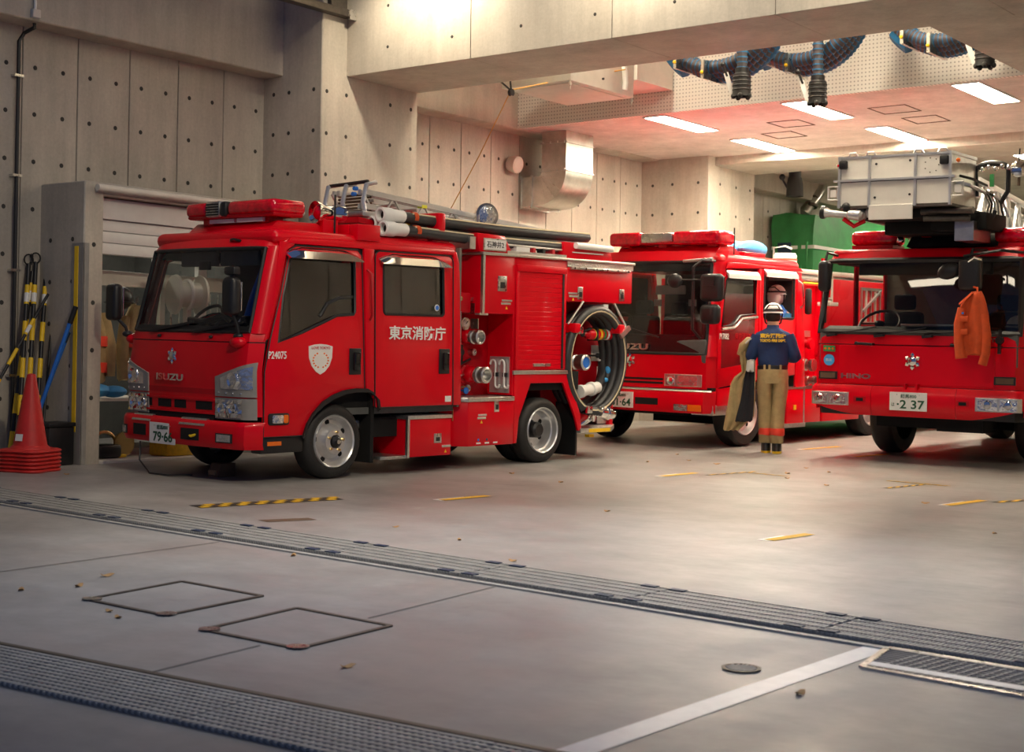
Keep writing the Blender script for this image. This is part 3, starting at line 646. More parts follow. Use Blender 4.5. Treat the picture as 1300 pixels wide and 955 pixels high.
def warn_triangle(parent, x, y, z, name='warning_label'):
    MB().add([(x, y, z), (x, y+.035, z), (x, y+.0175, z+.032)], [(0, 1, 2)]).build(name, 'yellow', parent, smooth=False)
def latch(parent, x, y, z, w=.05, h=.1):
    o = MB().box(x-.002, x+.006, y-w/2, y+w/2, z-h/2, z+h/2).build('latch', 'steel', parent, bevel=.004)
    MB().box(x+.004, x+.009, y-w*.25, y+w*.25, z-h*.3, z+h*.1).build('latch_tongue', 'black', o); return o
def label_plate(parent, x, y0, y1, z0, z1, s=None):
    o = MB().box(x-.002, x+.004, y0, y1, z0, z1).build('name_plate', 'alu', parent, bevel=.002, seg=1)
    return o
# ============================================================ pumper on the left
E1 = thing('fire_engine', 'red crew-cab pumper parked at the left, suction hose coiled on its flank', 'fire engine', frame(-9.21, 9.67, .09), 'fire engines in the bays')
FX = -1.85
def sx(z): return 0 if z < 1.2 else -.035*(z-1.2)/.85
def side(name, outer, holes=(), m='red', th=.03, off=0, par=E1, far=True, bevel=.006):
    o = MB().plate(outer, holes, lambda a, b: (sx(b)+off, a, b), lambda a, b: (sx(b)+off-th, a, b)).build(name, m, par, bevel=bevel)
    if far: MB().plate(outer, holes, lambda a, b: (FX-sx(b)-off, a, b), lambda a, b: (FX-sx(b)-off+th, a, b)).build(name, m, par, bevel=bevel)
    return o
for xx, yy, d, sd in ((-.03, .02, 0, 1), (FX+.03, .02, 0, -1), (-.03, 2.82, 1, 1), (FX+.03, 2.82, 1, -1)): tyre(E1, xx, yy, .332, .21, sd, bool(d))
for xx in (-.27, FX+.27+.2): MB().lathe([(.22, -.2), (.3, -.2), (.332, -.15), (.332, -.05), (.3, 0), (.22, 0)], (xx, 2.82, .332), (1, 0, 0), 32).build('tyre', 'rubber', E1)
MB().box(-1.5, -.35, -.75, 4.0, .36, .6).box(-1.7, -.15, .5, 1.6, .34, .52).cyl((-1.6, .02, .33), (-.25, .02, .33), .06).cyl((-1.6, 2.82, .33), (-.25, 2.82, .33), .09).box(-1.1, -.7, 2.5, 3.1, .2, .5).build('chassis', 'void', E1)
MB().box(-1.75, -.08, -.8, 1.55, .56, .62).build('cab_floor', 'interior', E1)
c1 = Cab(-.925, [(.30, -.97, .925), (.58, -.97, .925), (.95, -.985, .925), (1.22, -.95, .92), (1.30, -.925, .915), (2.0, -.755, .885), (2.12, -.66, .87)])
c1.shell(MB(), -1, 1, [.57, .64], 24).build('front_panel', 'red', E1)
c1.shell(MB(), -1, 1, [.64, .8, .95, 1.1, 1.19], 24).build('front_panel', 'red', E1)
c1.shell(MB(), -1, 1, [1.20, 1.235, 1.275], 24).build('cowl', 'red', E1)
c1.shell(MB(), -1, 1, [1.15, 1.24], 24, off=-.01).build('gap_seal', 'black', E1)
for a, b in ((-1, -.9), (.9, 1)): c1.shell(MB(), a, b, [1.27, 1.4, 1.6, 1.8, 2.02], 6).build('windscreen_pillar', 'red', E1)
c1.shell(MB(), -1, 1, [2.0, 2.05, 2.12], 24).build('header_panel', 'red', E1)
c1.shell(MB(), -.905, .905, [1.275, 1.5, 1.75, 2.0], 24, 0, -.01).build('windscreen', 'glass', E1)
c1.seal(-.905, .905, 1.28, 2.0, .018, -.004, 20).build('windscreen_seal', 'black', E1)
c1.shell(MB(), -.88, .88, [1.285, 1.33], 20, .012, -.002).build('windscreen_band', 'black', E1)
# roof
MB().box(FX+.05, -.05, -.68, 1.56, 2.03, 2.17).build('roof', 'red', E1, bevel=.085, seg=4)
MB().prism([(-.60, 2.14), (-.46, 2.26), (.0, 2.26), (.12, 2.14)], 'x', -1.45, -.28).build('beacon_base', 'red', E1, bevel=.02)
for x in (-1.0, -.6): MB().box(x-.18, x+.18, -.52, -.49, 2.25, 2.285).build('white_strip', 'white', E1)
bb = thing  # keep flake quiet
lb = MB().box(-1.46, -.22, -.56, -.22, 2.29, 2.33).build('beacon_bar', 'red_flat', E1, bevel=.02)
for a, b in ((-1.48, -1.16), (-.86, -.20)): MB().box(a, b, -.58, -.20, 2.31, 2.44).build('beacon_lens', 'red_lens', lb, bevel=.05, seg=4)
MB().box(-1.15, -.95, -.59, -.21, 2.30, 2.445).build('speaker_mesh', 'steel', lb, bevel=.02); s = MB()
for k in range(9):
    for j in range(5): s.box(-1.14+.021*k, -1.127+.021*k, -.596, -.588, 2.315+.023*j, 2.33+.023*j)
s.build('mesh_holes', 'black', lb, kind='stuff', smooth=False)
MB().box(-.95, -.86, -.59, -.21, 2.30, 2.44).build('speaker_end', 'black', lb, bevel=.03)
for x in (-1.25, -.45): MB().box(x-.07, x+.07, -.48, -.32, 2.24, 2.30).build('beacon_foot', 'red', lb)
hs = MB().lathe([(.001, .06), (.05, .03), (.085, 0), (.1, -.01), (.1, .015), (.07, .08), (.06, .2), (.07, .22), (.07, .3), (.03, .32)], (-.30, -.02, 2.36), (.12, 1, 0), 24).build('siren_horn', 'chrome', E1)
MB().lathe([(.001, -.02), (.04, -.01), (.075, .03), (.06, .05)], (-.30, -.02, 2.36), (.12, 1, 0), 20).build('siren_lens', 'red_lens', hs); MB().box(-.34, -.24, .02, .2, 2.15, 2.3).build('siren_bracket', 'red', hs, bevel=.01)
MB().cyl((-.2, .12, 2.15), (-.2, .12, 2.52), .009, n=6).build('antenna', 'black', E1)
for a, b in ((-.42, -.15), (-.14, -.03)): MB().box(a, b, .24, .52, 2.12, 2.265).build('roof_box', 'red', E1, bevel=.008)
# doors and side panels (near and far)
w1 = [(-.655, 1.20), (-.40, 1.285), (-.10, 1.40), (.0, 1.44), (.20, 1.455), (.215, 1.48), (.215, 1.92), (.20, 1.94), (-.45, 1.94), (-.52, 1.91), (-.60, 1.6)]
d1 = [(-.80, .40), (-.375, .40), (-.33, .50), (-.27, .58), (-.17, .67), (-.06, .73), (.06, .77), (.20, .785), (.335, .78), (.30, 1.98), (.25, 2.03), (-.45, 2.03), (-.53, 1.99), (-.63, 1.6), (-.74, 1.24), (-.80, .95)]
side('pillar_corner', [(-.81, 1.2), (-.755, 1.23), (-.645, 1.6), (-.545, 1.99), (-.465, 2.035), (-.47, 2.06), (-.62, 2.06), (-.70, 1.6), (-.79, 1.25)], off=-.006)
D1 = side('front_door', d1, [w1], far=True)
MB().tube([(sx(b)+.001, a, b) for a, b in d1], .006, 6, closed=True).build('door_seal', 'black', E1)
w2 = rrect(.565, 1.335, 1.465, 1.93, .03)
D2 = side('rear_door', rrect(.47, 1.46, .625, 2.03, [.06, .06, .015, .015]), [w2])
MB().tube([(sx(b)+.001, a, b) for a, b in rrect(.463, 1.467, .618, 2.037, [.06, .06, .015, .015])], .006, 6, closed=True).build('door_seal', 'black', E1)
side('door_pillar', [(.355, .785), (.43, .75), (.455, .7), (.455, 2.05), (.33, 2.05)])
side('cab_rear_panel', [(1.475, .62), (1.58, .62), (1.56, 1.95), (1.52, 2.08), (1.475, 2.08)])
side('cab_upper_rail', [(-.55, 2.045), (1.5, 2.045), (1.5, 2.10), (-.5, 2.10)], bevel=.01)
MB().box(FX+.03, -.03, 1.55, 1.58, .6, 2.12).build('cab_back_wall', 'liner', E1)
side('door_liner', [(-.78, .42), (-.4, .42), (-.2, .7), (.1, .8), (.5, .8), (.5, .66), (1.5, .66), (1.5, 1.44), (-.05, 1.4), (-.66, 1.19)], m='black', off=-.035, th=.01, bevel=0)
side('pillar_liner', [(.23, 1.4), (.545, 1.4), (.545, 2.02), (.23, 2.02)], m='black', off=-.035, th=.01, bevel=0); side('door_gap', [(-.60, 1.93), (1.5, 1.95), (1.5, 2.09), (-.5, 2.09)], m='black', off=-.035, th=.01, bevel=0)
for P, o in ((w1, 0), (w2, 0)):
    for sgn in (1, -1):
        x = (lambda b: sx(b)-.018) if sgn > 0 else (lambda b: FX-sx(b)+.018)
        glasspane('side_window', P, x, E1, 'glass_side' if sgn > 0 else 'clear'); MB().tube([(x(b)+.014*sgn, a, b) for a, b in P], .013, 6, closed=True).build('window_seal', 'black', E1)
MB().tube([(-.03, -.18, 1.43), (-.03, -.10, 1.54), (-.03, .05, 1.60), (-.03, .2, 1.61)], .016, 6).build('window_bar', 'black', E1)
def visor(y0, y1, z0, z1):
    m = MB(); n = 10; R = []
    for k in range(n+1):
        f = k/n; y = y0+(y1-y0)*f; e = min(f, 1-f)*n; zt = z1-(.05 if e < .5 else .02 if e < 1.5 else 0)
        R.append([(sx(zt), y, zt), (.03, y, zt-.035), (.05, y, z0), (.042, y, z0), (.02, y, zt-.045), (sx(zt)-.01, y, zt-.012)])
    return m.loft(R).build('rain_visor', 'chrome', E1)
visor(-.57, .26, 1.92, 2.02); visor(.50, 1.38, 1.92, 2.02)
for y in (.215, 1.34):
    h = MB().box(-.005, .006, y-.07, y+.07, .92, 1.155).build('door_handle', 'black', E1, bevel=.02, seg=3); MB().box(.004, .028, y-.03, y+.045, .955, 1.12).build('handle_grip', 'black_gloss', h, bevel=.012, seg=2)
MB().tube([(-.01, .35, 1.86), (.035, .365, 1.82), (.04, .37, 1.6), (.035, .38, 1.45), (-.005, .39, 1.41)], .012, 6).build('grab_rail', 'red_flat', E1)
txt('lettering', '東京消防庁', (.004, .615, 1.235), (0, 1, 0), (0, 0, 1), .73, .13, 'lettering', D2, .003, .02)
txt('call_number', 'P24075', (.004, -.765, 1.06), (0, 1, 0), (0, 0, 1), .195, .065, 'lettering', D1, .003, .015)
sh = [(-.325, 1.17), (-.26, 1.185), (-.19, 1.19), (-.12, 1.185), (-.055, 1.17), (-.06, 1.07), (-.09, 1.0), (-.14, .95), (-.19, .925), (-.24, .95), (-.29, 1.0), (-.32, 1.07)]
bd = MB().plate(sh, [], lambda a, b: (.006, a, b), lambda a, b: (0, a, b)).build('shield_badge', 'badge_white', D1, smooth=False)
txt('badge_words', 'LOVE TOKYO', (.007, -.295, 1.145), (0, 1, 0), (0, 0, 1), .21, .022, 'badge_red', D1, .002, .01)
for s_ in (-1, 1):
    for k in range(7):
        a = math.radians(-70+22*k); cy, cz = -.19+s_*.085*math.cos(a), 1.05+.065*math.sin(a)
        MB().plate([(cy-.012, cz), (cy, cz+.009), (cy+.012, cz), (cy, cz-.009)], [], lambda p, q: (.0075, p, q), lambda p, q: (.005, p, q)).build('laurel_leaf', 'orange_lens', D1, smooth=False)
MB().plate(rrect(-.755, -.53, .50, .60, .025), [], lambda a, b: (.012, a, b), lambda a, b: (0, a, b)).build('side_marker', 'black', E1, bevel=.006)
MB().plate(rrect(-.72, -.60, .515, .585, .015), [], lambda a, b: (.022, a, b), lambda a, b: (.01, a, b)).build('marker_lens', 'lens', E1, bevel=.006); MB().plate(rrect(-.595, -.545, .515, .585, .015), [], lambda a, b: (.02, a, b), lambda a, b: (.01, a, b)).build('marker_lens', 'orange_lens', E1, bevel=.006)
MB().box(-.14, -.01, -.82, -.36, .26, .40).build('cab_sill', 'black', E1, bevel=.01); MB().box(-.012, -.004, -.75, -.60, .325, .36).build('reflector', 'orange_lens', E1)
MB().box(-.005, .002, 1.36, 1.44, .655, .71).build('sticker', 'plate_white', E1, smooth=False)
MB().lathe([(.001, 0), (.032, 0), (.03, .003), (.001, .003)], (-.012, 1.24, 1.54), (1, 0, 0), 16).build('window_sticker', 'white', E1); MB().lathe([(.012, 0), (.022, 0), (.022, .002), (.012, .002)], (-.0085, 1.24, 1.54), (1, 0, 0), 16).build('window_sticker', 'blue', E1)
# wheel arch lip
ap = [(-.385, .38), (-.34, .50), (-.275, .59), (-.17, .685), (-.05, .745), (.08, .785), (.22, .80), (.36, .795), (.43, .76), (.475, .70), (.49, .62)]
MB().loft([[(.0, a, b), (.022, a, b), (.022, a+.03*(1 if i > 5 else .6), b-.035*(1 if 2 < i < 9 else .3)), (-.02, a+.03, b-.04)] for i, (a, b) in enumerate(ap)]).build('arch_lip', 'black', E1)
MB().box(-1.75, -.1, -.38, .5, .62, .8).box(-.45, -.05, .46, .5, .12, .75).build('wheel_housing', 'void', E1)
# cab interior
for x in (-.45, -1.35): seat(E1, x, .0, .72)
for x in (-.4, -.92, -1.45): seat(E1, x, 1.1, .74)
MB().prism([(-.88, 1.0), (-.88, 1.26), (-.78, 1.32), (-.62, 1.31), (-.52, 1.2), (-.52, 1.0)], 'x', -1.75, -.1).build('dashboard', 'interior', E1, bevel=.02)
wheel_steer(E1, -1.35, -.42, 1.36, .2)
for x in (-1.18, -.6): MB().box(x-.28, x+.25, -.62, -.58, 1.86, 2.0).build('sun_visor', 'interior', E1, bevel=.012)
MB().box(-1.0, -.85, -.76, -.73, 1.82, 1.90).build('rear_view_mirror', 'black', E1, bevel=.01)
MB().box(-.36, -.2, -.80, -.6, 1.30, 1.42).build('dash_radio', 'coat_lining', E1, bevel=.03); MB().tube([(-.5, -.75, 1.36), (-.7, -.7, 1.42), (-.95, -.72, 1.36), (-1.2, -.7, 1.38)], .03, 8).build('dash_cable', 'black', E1)
# front details
emblem(E1, c1.X(-1.06, 1.06, .005), .075)
o = c1.X(-1.27, .845, .008); o2 = c1.X(-.86, .845, .008); txt('maker_name', 'ISUZU', o, (o2-o), (0, 0, 1), .40, .06, 'chrome', E1, .012, .03)
c1.patch(-1.68, -.46, .745, .79, .002, .02, 16).build('grille_bar', 'red_flat', E1)
c1.patch(-1.68, -.46, .725, .745, -.004 , .01, 16).build('grille_groove', 'void', E1)
for a, b in ((-1.58, -1.37), (-1.27, -1.07), (-1.02, -.85), (-.71, -.49)): c1.patch(a, b, .61, .68, .003, .01, 6).build('grille_slot', 'void', E1)
c1.patch(-1.7, -.45, .69, .705, .014, .03, 16).build('grille_bar', 'red', E1); c1.patch(-1.7, -.45, .575, .59, .016, .03, 16).build('grille_bar', 'red', E1)
c1.patch(-1.6, -.46, .48, .572, .004, .03, 16).build('lower_grille', 'void', E1)
for sg in (1, -1):
    X = (lambda x: x) if sg > 0 else (lambda x: 2*c1.cx-x)
    zt = lambda x, X=X: .90+.13*max(0, (X(x)+.43)/.42)
    a, b = sorted((X(-.435), X(-.012)))
    h = c1.patch(a, b, .735, zt, .012, .03, 10, 4).build('headlamp_upper', 'guard', E1); a, b = sorted((X(-.36), X(-.03))); c1.patch(a, b, .80, lambda x: zt(x)-.03, .018, .02, 10, 4).build('headlamp_lens', 'lens', h)
    for k in range(4):
        q = X(-.38+.09*k); MB().ball(c1.X(q, .765, .016), .009, n=8, m=5).build('headlamp_stud', 'lens', h)
    a, b = sorted((X(-.435), X(-.012))); h = c1.patch(a, b, .545, .722, .012, .03, 10, 3).build('headlamp_lower', 'guard', E1)
    fm = MB(); rd = random.Random(5)
    for i in range(7):
        for j in range(4):
            x_ = -.425+.046*i; z_ = .557+.039*j; c_ = [c1.X(X(x_+dx), z_+dz, .012+rd.uniform(0, .016)) for dx, dz in ((.002, .002), (.044, .002), (.044, .037), (.002, .037))]; fm.add(c_, [(0, 1, 2), (0, 2, 3)])
    fm.build('reflector_facets', 'chrome', h, smooth=False)
    for x_ in (-.34, -.2): MB().lathe([(.001, .002), (.03, .012), (.045, .03), (.05, .03), (.048, 0)], c1.X(X(x_), .635, .004), (0, -1, 0), 18).build('headlamp_bulb', 'chrome', h)
    MB().lathe([(.001, .0), (.04, .012), (.062, .03), (.066, .03), (.06, 0)], c1.X(X(-.2), .875, .004), (0, -1, 0), 18).build('headlamp_bulb', 'chrome', h)
b1 = Cab(-.925, [(.29, -1.01, .935), (.34, -1.03, .945), (.5, -1.03, .95), (.53, -1.0, .945)], .05, .16, .86)
bp = b1.shell(MB(), -1, 1, [.295, .31, .34, .48, .51, .525], 28, .1).build('bumper', 'red', E1)
for a, b in ((-1.62, -1.31), (-.87, -.52)):
    b1.patch(a, b, .475, .535, .006, .1, 8, 1).build('step_plate', 'tread', bp); b1.patch(a+.03, b-.07, .345, .445, .004, .03, 8, 1).build('tow_opening', 'void', bp)
MB().tube([b1.X(-.75, .385, -.02), b1.X(-.68, .38, .015), b1.X(-.62, .40, -.01)], .012, 6).build('tow_hook', 'yellow', bp)
for a, b in ((-.37, -.16), (-1.82, -1.70)):
    q = b1.patch(a, b, .345, .425, .004, .02, 6, 1).build('fog_lamp_housing', 'black', bp); b1.patch(a+.02, b-.02, .355, .415, .01, .02, 6, 1).build('fog_lamp', 'lens', bp)
plate(E1, b1.X(-1.31, .285, .03), (1, 0, 0), .385, .185, '練馬800', '', '79·66')
for x in (-1.45, -.8):
    m = MB().bar(c1.X(x, 1.275, .02), c1.X(x+.42, 1.335, .015), .018, .012).bar(c1.X(x+.05, 1.282, .028), c1.X(x+.62, 1.36, .02), .012, .02); m.build('wiper', 'black', E1)
for x in (-1.3, -.55): MB().ball(c1.X(x, 1.235, .01), .022, .018, .014).build('washer_nozzle', 'black', E1)
for x in (-.925-.55, -.925+.3): MB().tube([c1.X(x, 2.08, .01), c1.X(x+.05, 2.085, .03), c1.X(x+.14, 2.07, .01)], .012, 6).build('wiper_grip' if 0 else 'hand_grip', 'black', E1) if x > -1 else None
def mirror(x, y, z0, z1, foot, lab=True):
    m = MB().box(x-.085, x+.085, y-.06, y+.05, z0, z1).build('side_mirror', 'black', E1, bevel=.045, seg=4)
    MB().box(x-.07, x+.07, y+.045, y+.055, z0+.04, z1-.04).build('mirror_glass', 'mirror', m, bevel=.003, seg=1)
    MB().tube([foot, (foot[0], foot[1]-.02, (foot[2]+z0)/2), (x, y, z0+.05)], .016, 8).ball(foot, .05, .05, .03).build('mirror_stem', 'black', m)
mirror(-.20, -1.0, 1.42, 1.74, c1.X(-.2, 1.245, .0)); MB().box(-.27, -.13, -1.04, -.96, 1.76, 1.83).cyl((-.2, -1.0, 1.72), (-.2, -1.0, 1.8), .02).build('mirror_cap', 'black', E1, bevel=.02)
mirror(-2.06, -.92, 1.36, 1.70, (-1.93, -.86, 1.24)); 
for x, y in ((-.06, -.9), (-1.84, -.9)): MB().ball((x-.13 if x > -1 else x-.03, y-.02 if x > -1 else y+.08, 1.195), .085, .08, .05).build('mirror_bracket', 'red', E1)
# ---------------- body behind the cab
MB().box(FX, -.35, 1.6, 2.35, .62, 1.5).build('pump_housing', 'red_flat', E1, bevel=.01)
MB().box(FX, -.005, 1.85, 2.32, 1.5, 2.075).build('upper_body', 'red', E1, bevel=.012)
MB().box(FX, -.01, 2.31, 3.13, .93, 2.075).build('locker_body', 'red', E1, bevel=.012)
MB().box(FX, -.32, 3.1, 4.2, .5, 1.66).build('rear_body', 'red_flat', E1, bevel=.012)
MB().box(FX, -.005, 3.12, 4.22, 1.655, 2.01).build('rear_upper_locker', 'red', E1, bevel=.012)
MB().box(FX, .02, 1.83, 4.24, 2.07, 2.10).build('deck_edge', 'alu', E1, bevel=.006)
MB().box(FX, .0, 3.12, 4.23, 2.015, 2.072).build('deck_tread', 'tread', E1); MB().box(.002, .03, 3.15, 4.15, 1.985, 2.015).build('lift_rail', 'steel', E1, bevel=.006)
for k in range(6): MB().cyl((.028, 3.2+k*.18, 2.0), (.036, 3.2+k*.18, 2.0), .012, n=8).build('rail_bolt', 'chrome', E1)
MB().box(-.02, .012, 1.84, 1.87, 1.5, 2.07).build('corner_strip', 'alu', E1); MB().box(-.05, .014, 1.80, 1.92, 1.485, 1.505).build('corner_foot', 'alu', E1)
MB().box(-.05, .012, 2.31, 3.16, .905, .945).build('kick_strip', 'alu', E1, bevel=.005)
# roller shutter
sf = MB().box(-.01, .012, 2.335, 2.37, .95, 2.0).box(-.01, .012, 3.06, 3.10, .95, 2.0).box(-.01, .02, 2.335, 3.10, 1.93, 2.0).build('locker_shutter_frame', 'red', E1, bevel=.006)
MB().box(.004, .013, 3.035, 3.062, .96, 1.93).build('shutter_guide', 'black', sf)
for k in range(20): MB().box(-.01, .006, 2.37, 3.05, .955+k*.0487, .955+k*.0487+.048).build('shutter_slat', 'red', sf, bevel=.003, seg=1)
MB().box(.0, .012, 2.345, 3.09, 1.945, 1.95).build('shutter_hood_line', 'alu', sf); MB().box(.0, .022, 2.6, 2.86, .985, 1.015).build('shutter_pull', 'steel', sf, bevel=.005)
# lower skirt with arch
ar = [(2.335, .22), (2.385, .22), (2.415, .47), (2.58, .815), (3.085, .815), (3.29, .46), (3.345, .31), (3.40, .31), (3.375, .48), (3.17, .905), (2.335, .905)]
MB().plate(ar, [], lambda a, b: (0, a, b), lambda a, b: (-.03, a, b)).build('lower_skirt', 'red', E1, bevel=.006); MB().plate(ar, [], lambda a, b: (FX, a, b), lambda a, b: (FX+.03, a, b)).build('lower_skirt', 'red', E1, bevel=.006)
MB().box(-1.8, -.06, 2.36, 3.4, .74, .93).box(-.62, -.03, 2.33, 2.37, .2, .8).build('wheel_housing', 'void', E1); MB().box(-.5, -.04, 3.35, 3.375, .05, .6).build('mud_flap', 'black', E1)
# low locker under the pump
ll = MB().loft([[(0, 1.68, z), (0, 2.335, z), (-.7, 2.335, z), (-.7, 1.5, z), (-.22, 1.5, z)] for z in (.215, .645)]).build('low_locker', 'red', E1, bevel=.01)
MB().loft([[(.012, 1.665, z), (.012, 2.335, z), (-.5, 2.335, z), (-.5, 1.48, z), (-.22, 1.48, z)] for z in (.645, .69)]).build('pump_step', 'tread', ll, bevel=.008)
latch(E1, 0, 2.08, .60, .07, .12); label_plate(E1, 0, 1.82, 1.94, .505, .525); label_plate(E1, 0, 1.81, 1.93, .475, .495); warn_triangle(E1, .002, 1.85, .435)
for k, c in enumerate(('blue', 'vent_blue', None)):
    MB().box(-.002, .003, 1.80+k*.12, 1.86+k*.12, .235, .25).build('sticker', 'plate_white', E1, smooth=False)
    if c: MB().lathe([(.001, 0), (.014, 0), (.001, .003)], (0, 1.83+k*.12, .275), (1, 0, 0), 10).build('sticker', c, E1)
MB().plate([(1.58, .46), (1.58, .58)]+[(1.64, .58), (1.64, .46)], [], lambda a, b: (-.11+.0, a, b), lambda a, b: (-.13, a, b)).build('side_reflector', 'gold', E1)
# step box under the rear door
sb = MB().box(-.5, 0, .885, 1.45, .15, .50).build('step_box', 'red', E1, bevel=.008)
MB().box(-.52, .012, .87, 1.455, .50, .535).build('step_tread', 'tread', sb, bevel=.006); MB().box(-.02, .008, .872, .90, .145, .50).build('edge_strip', 'alu', sb)
MB().box(-.5, -.02, .56, .88, .14, .17).box(-.5, -.47, .56, .88, .17, .25).build('entry_step', 'tread', sb, bevel=.004); MB().box(-.5, -.45, .56, .9, .15, .5).build('step_back', 'red_flat', sb); MB().box(-.3, -.2, .42, .55, .42, .5).build('valve_block', 'alu', E1, bevel=.01)
latch(E1, 0, 1.27, .315, .1, .09); label_plate(E1, 0, 1.33, 1.45, .225, .245); warn_triangle(E1, .002, 1.36, .175)
# upper locker fittings
latch(E1, -.003, 2.13, 1.80, .13, .15); label_plate(E1, -.003, 2.13, 2.28, 1.625, 1.645); label_plate(E1, -.003, 2.12, 2.26, 1.595, 1.615); warn_triangle(E1, .0, 2.18, 1.55)
for y in (3.33, 4.03): latch(E1, 0, y, 1.745, .085, .13)
label_plate(E1, 0, 3.14, 3.28, 1.73, 1.75); label_plate(E1, 0, 3.15, 3.3, 1.70, 1.72); warn_triangle(E1, .002, 3.2, 1.665)
# pump bay
def coupling(par, x, y, z, r, l, ax=(1, 0, 0), m='alu', name='coupling'):
    o = MB().lathe([(r*.6, 0), (r*.7, l*.2), (r, l*.25), (r, l*.45), (r*.82, l*.5), (r*.82, l*.6), (r, l*.65), (r, l*.95), (r*.8, l), (r*.7, l*.98), (r*.68, l*.5), (.001, l*.5)], (x, y, z), ax, 20).build(name, m, par); return o
def red_valve(y, z, r, l, nm='delivery_valve'):
    o = MB().lathe([(r*1.1, 0), (r*1.1, .03), (r*.7, .05), (r*.75, l), (.001, l)], (-.36, y, z), (1, 0, 0), 16).ball((-.36+l*.6, y, z), r*1.0).build(nm, 'red', E1); coupling(o, -.36+l, y, z, r*.95, .16); return o
red_valve(1.98, .90, .085, .16); red_valve(1.95, 1.27, .075, .1)
for y, z, r in ((1.78, 1.38, .05), (1.92, 1.40, .055), (1.75, 1.18, .04), (2.05, 1.12, .03), (1.82, 1.05, .035)):
    o = MB().lathe([(r, 0), (r, .05), (r*1.15, .055), (r*1.15, .07), (r*.9, .07), (.001, .066)], (-.355, y, z), (1, 0, 0), 18).build('pressure_gauge', 'steel', E1); MB().lathe([(.001, 0), (r*.85, 0), (.001, .002)], (-.287, y, z), (1, 0, 0), 16).build('gauge_face', 'white', o); MB().bar((-.284, y, z), (-.284, y+r*.5, z+r*.4), .006, .004).build('gauge_needle', 'black', o)
for y, z, m in ((1.68, .78, 'blue'), (1.80, .76, 'red_flat'), (1.93, .74, 'blue'), (1.7, .98, 'black'), (2.12, .88, 'red_flat'), (1.86, 1.12, 'black'), (1.75, .88, 'gold')):
    o = MB().lathe([(.01, 0), (.01, .06), (.032, .065), (.035, .08), (.02, .085), (.001, .085)], (-.35, y, z), (1, 0, 0), 12).build('valve_knob', m, E1)
for k in range(3): MB().tube([(-.33, 1.66+.02*k, .72), (-.26, 1.68+.02*k, .75+.1*k), (-.28, 1.9, .78+.12*k), (-.34, 2.05, .75+.15*k)], .012, 6).build('pipe', ('gold', 'steel', 'black')[k], E1)
MB().box(-.352, -.345, 1.66, 1.95, 1.0, 1.2).build('control_panel', 'black', E1); MB().lathe([(.001, 0), (.035, 0), (.035, .02), (.012, .02), (.001, .005)], (-.35, 2.02, .76), (1, 0, 0), 14).build('drain_cap', 'white', E1)
MB().box(-.30, -.04, 2.295, 2.308, .72, 1.08).build('hook_plate', 'silver', E1); MB().box(-.34, -.01, 2.305, 2.33, .7, 1.5).build('bay_side_wall', 'red', E1)
for y in (-.22, -.10):
    MB().tube([(y-.05, 2.27, 1.0)]+[(y-.05+.035*(1-math.cos(a)), 2.27, 1.0+.045*math.sin(a)) for a in (PI*k/6 for k in range(1, 7))]+[(y+.02, 2.27, .82)]+[(y+.02+.03*(1-math.cos(a)), 2.27, .80-.03*math.sin(a)) for a in (PI*k/6 for k in range(7))], .011, 8).build('spanner_hook', 'white', E1)
    MB().box(y+.0, y+.04, 2.262, 2.295, .88, .92).build('hook_clip', 'black', E1)
MB().cyl((-.12, 1.66, .7), (-.12, 1.66, 1.62), .02, n=10).build('steel_rail', 'steel', E1); MB().box(-.4, -.1, 1.6, 1.8, 1.5, 1.7).build('hose_cabinet', 'red_flat', E1, bevel=.02); MB().box(-.25, -.12, 1.72, 1.86, 1.62, 1.66).build('steel_latch', 'steel', E1); MB().ball((-.12, 1.66, 1.64), .03).build('rail_knob', 'gold', E1)
for x, z in ((-.15, 1.5), (-.1, 1.35)): MB().box(x-.05, x+.05, 1.845, 1.855, z, z+.1).build('small_panel', 'steel', E1)
# deck
MB().box(-1.0, .0, 2.2, 3.1, 2.10, 2.13).build('deck_tray', 'alu', E1)
MB().tube([(-.04, 2.2, 2.19), (-.04, 3.08, 2.18)], .012, 6).build('deck_rail', 'alu', E1)
for k, (y, m) in enumerate(((2.35, 'white'), (2.6, 'badge_red'), (2.75, 'black'), (2.9, 'badge_red'))): MB().box(-.1, -.02, y, y+(.2 if k == 0 else .04), 2.13, 2.175).build('deck_fitting', m, E1)
MB().prism([(3.05, 2.10), (3.08, 2.27), (3.83, 2.25), (3.87, 2.10)], 'x', -.35, -.01).build('deck_locker', 'red', E1, bevel=.01)
MB().cyl((.02, 3.22, 2.235), (.02, 3.82, 2.225), .033, n=14).build('white_tube', 'white', E1); MB().box(-.01, .004, 3.2, 3.7, 2.16, 2.17).build('white_strip', 'white', E1)
sgn = MB().prism([(1.80, 2.10), (1.76, 2.28), (2.16, 2.27), (2.28, 2.10)], 'x', -.3, -.005).build('sign_box', 'red', E1, bevel=.01)
MB().plate(rrect(1.845, 2.17, 2.115, 2.235, .008), [], lambda a, b: (.008, a, b), lambda a, b: (-.004, a, b)).build('sign_frame', 'steel', sgn); MB().plate(rrect(1.862, 2.155, 2.128, 2.222, .004), [], lambda a, b: (.011, a, b), lambda a, b: (.004, a, b)).build('sign_face', 'white', sgn, smooth=False)
txt('sign_words', '石神井2', (.0115, 1.885, 2.143), (0, 1, 0), (0, 0, 1), .245, .065, 'black', sgn, .002, .01)
MB().box(-.3, -.02, 1.68, 1.76, 2.12, 2.24).build('sign_side', 'alu', sgn)
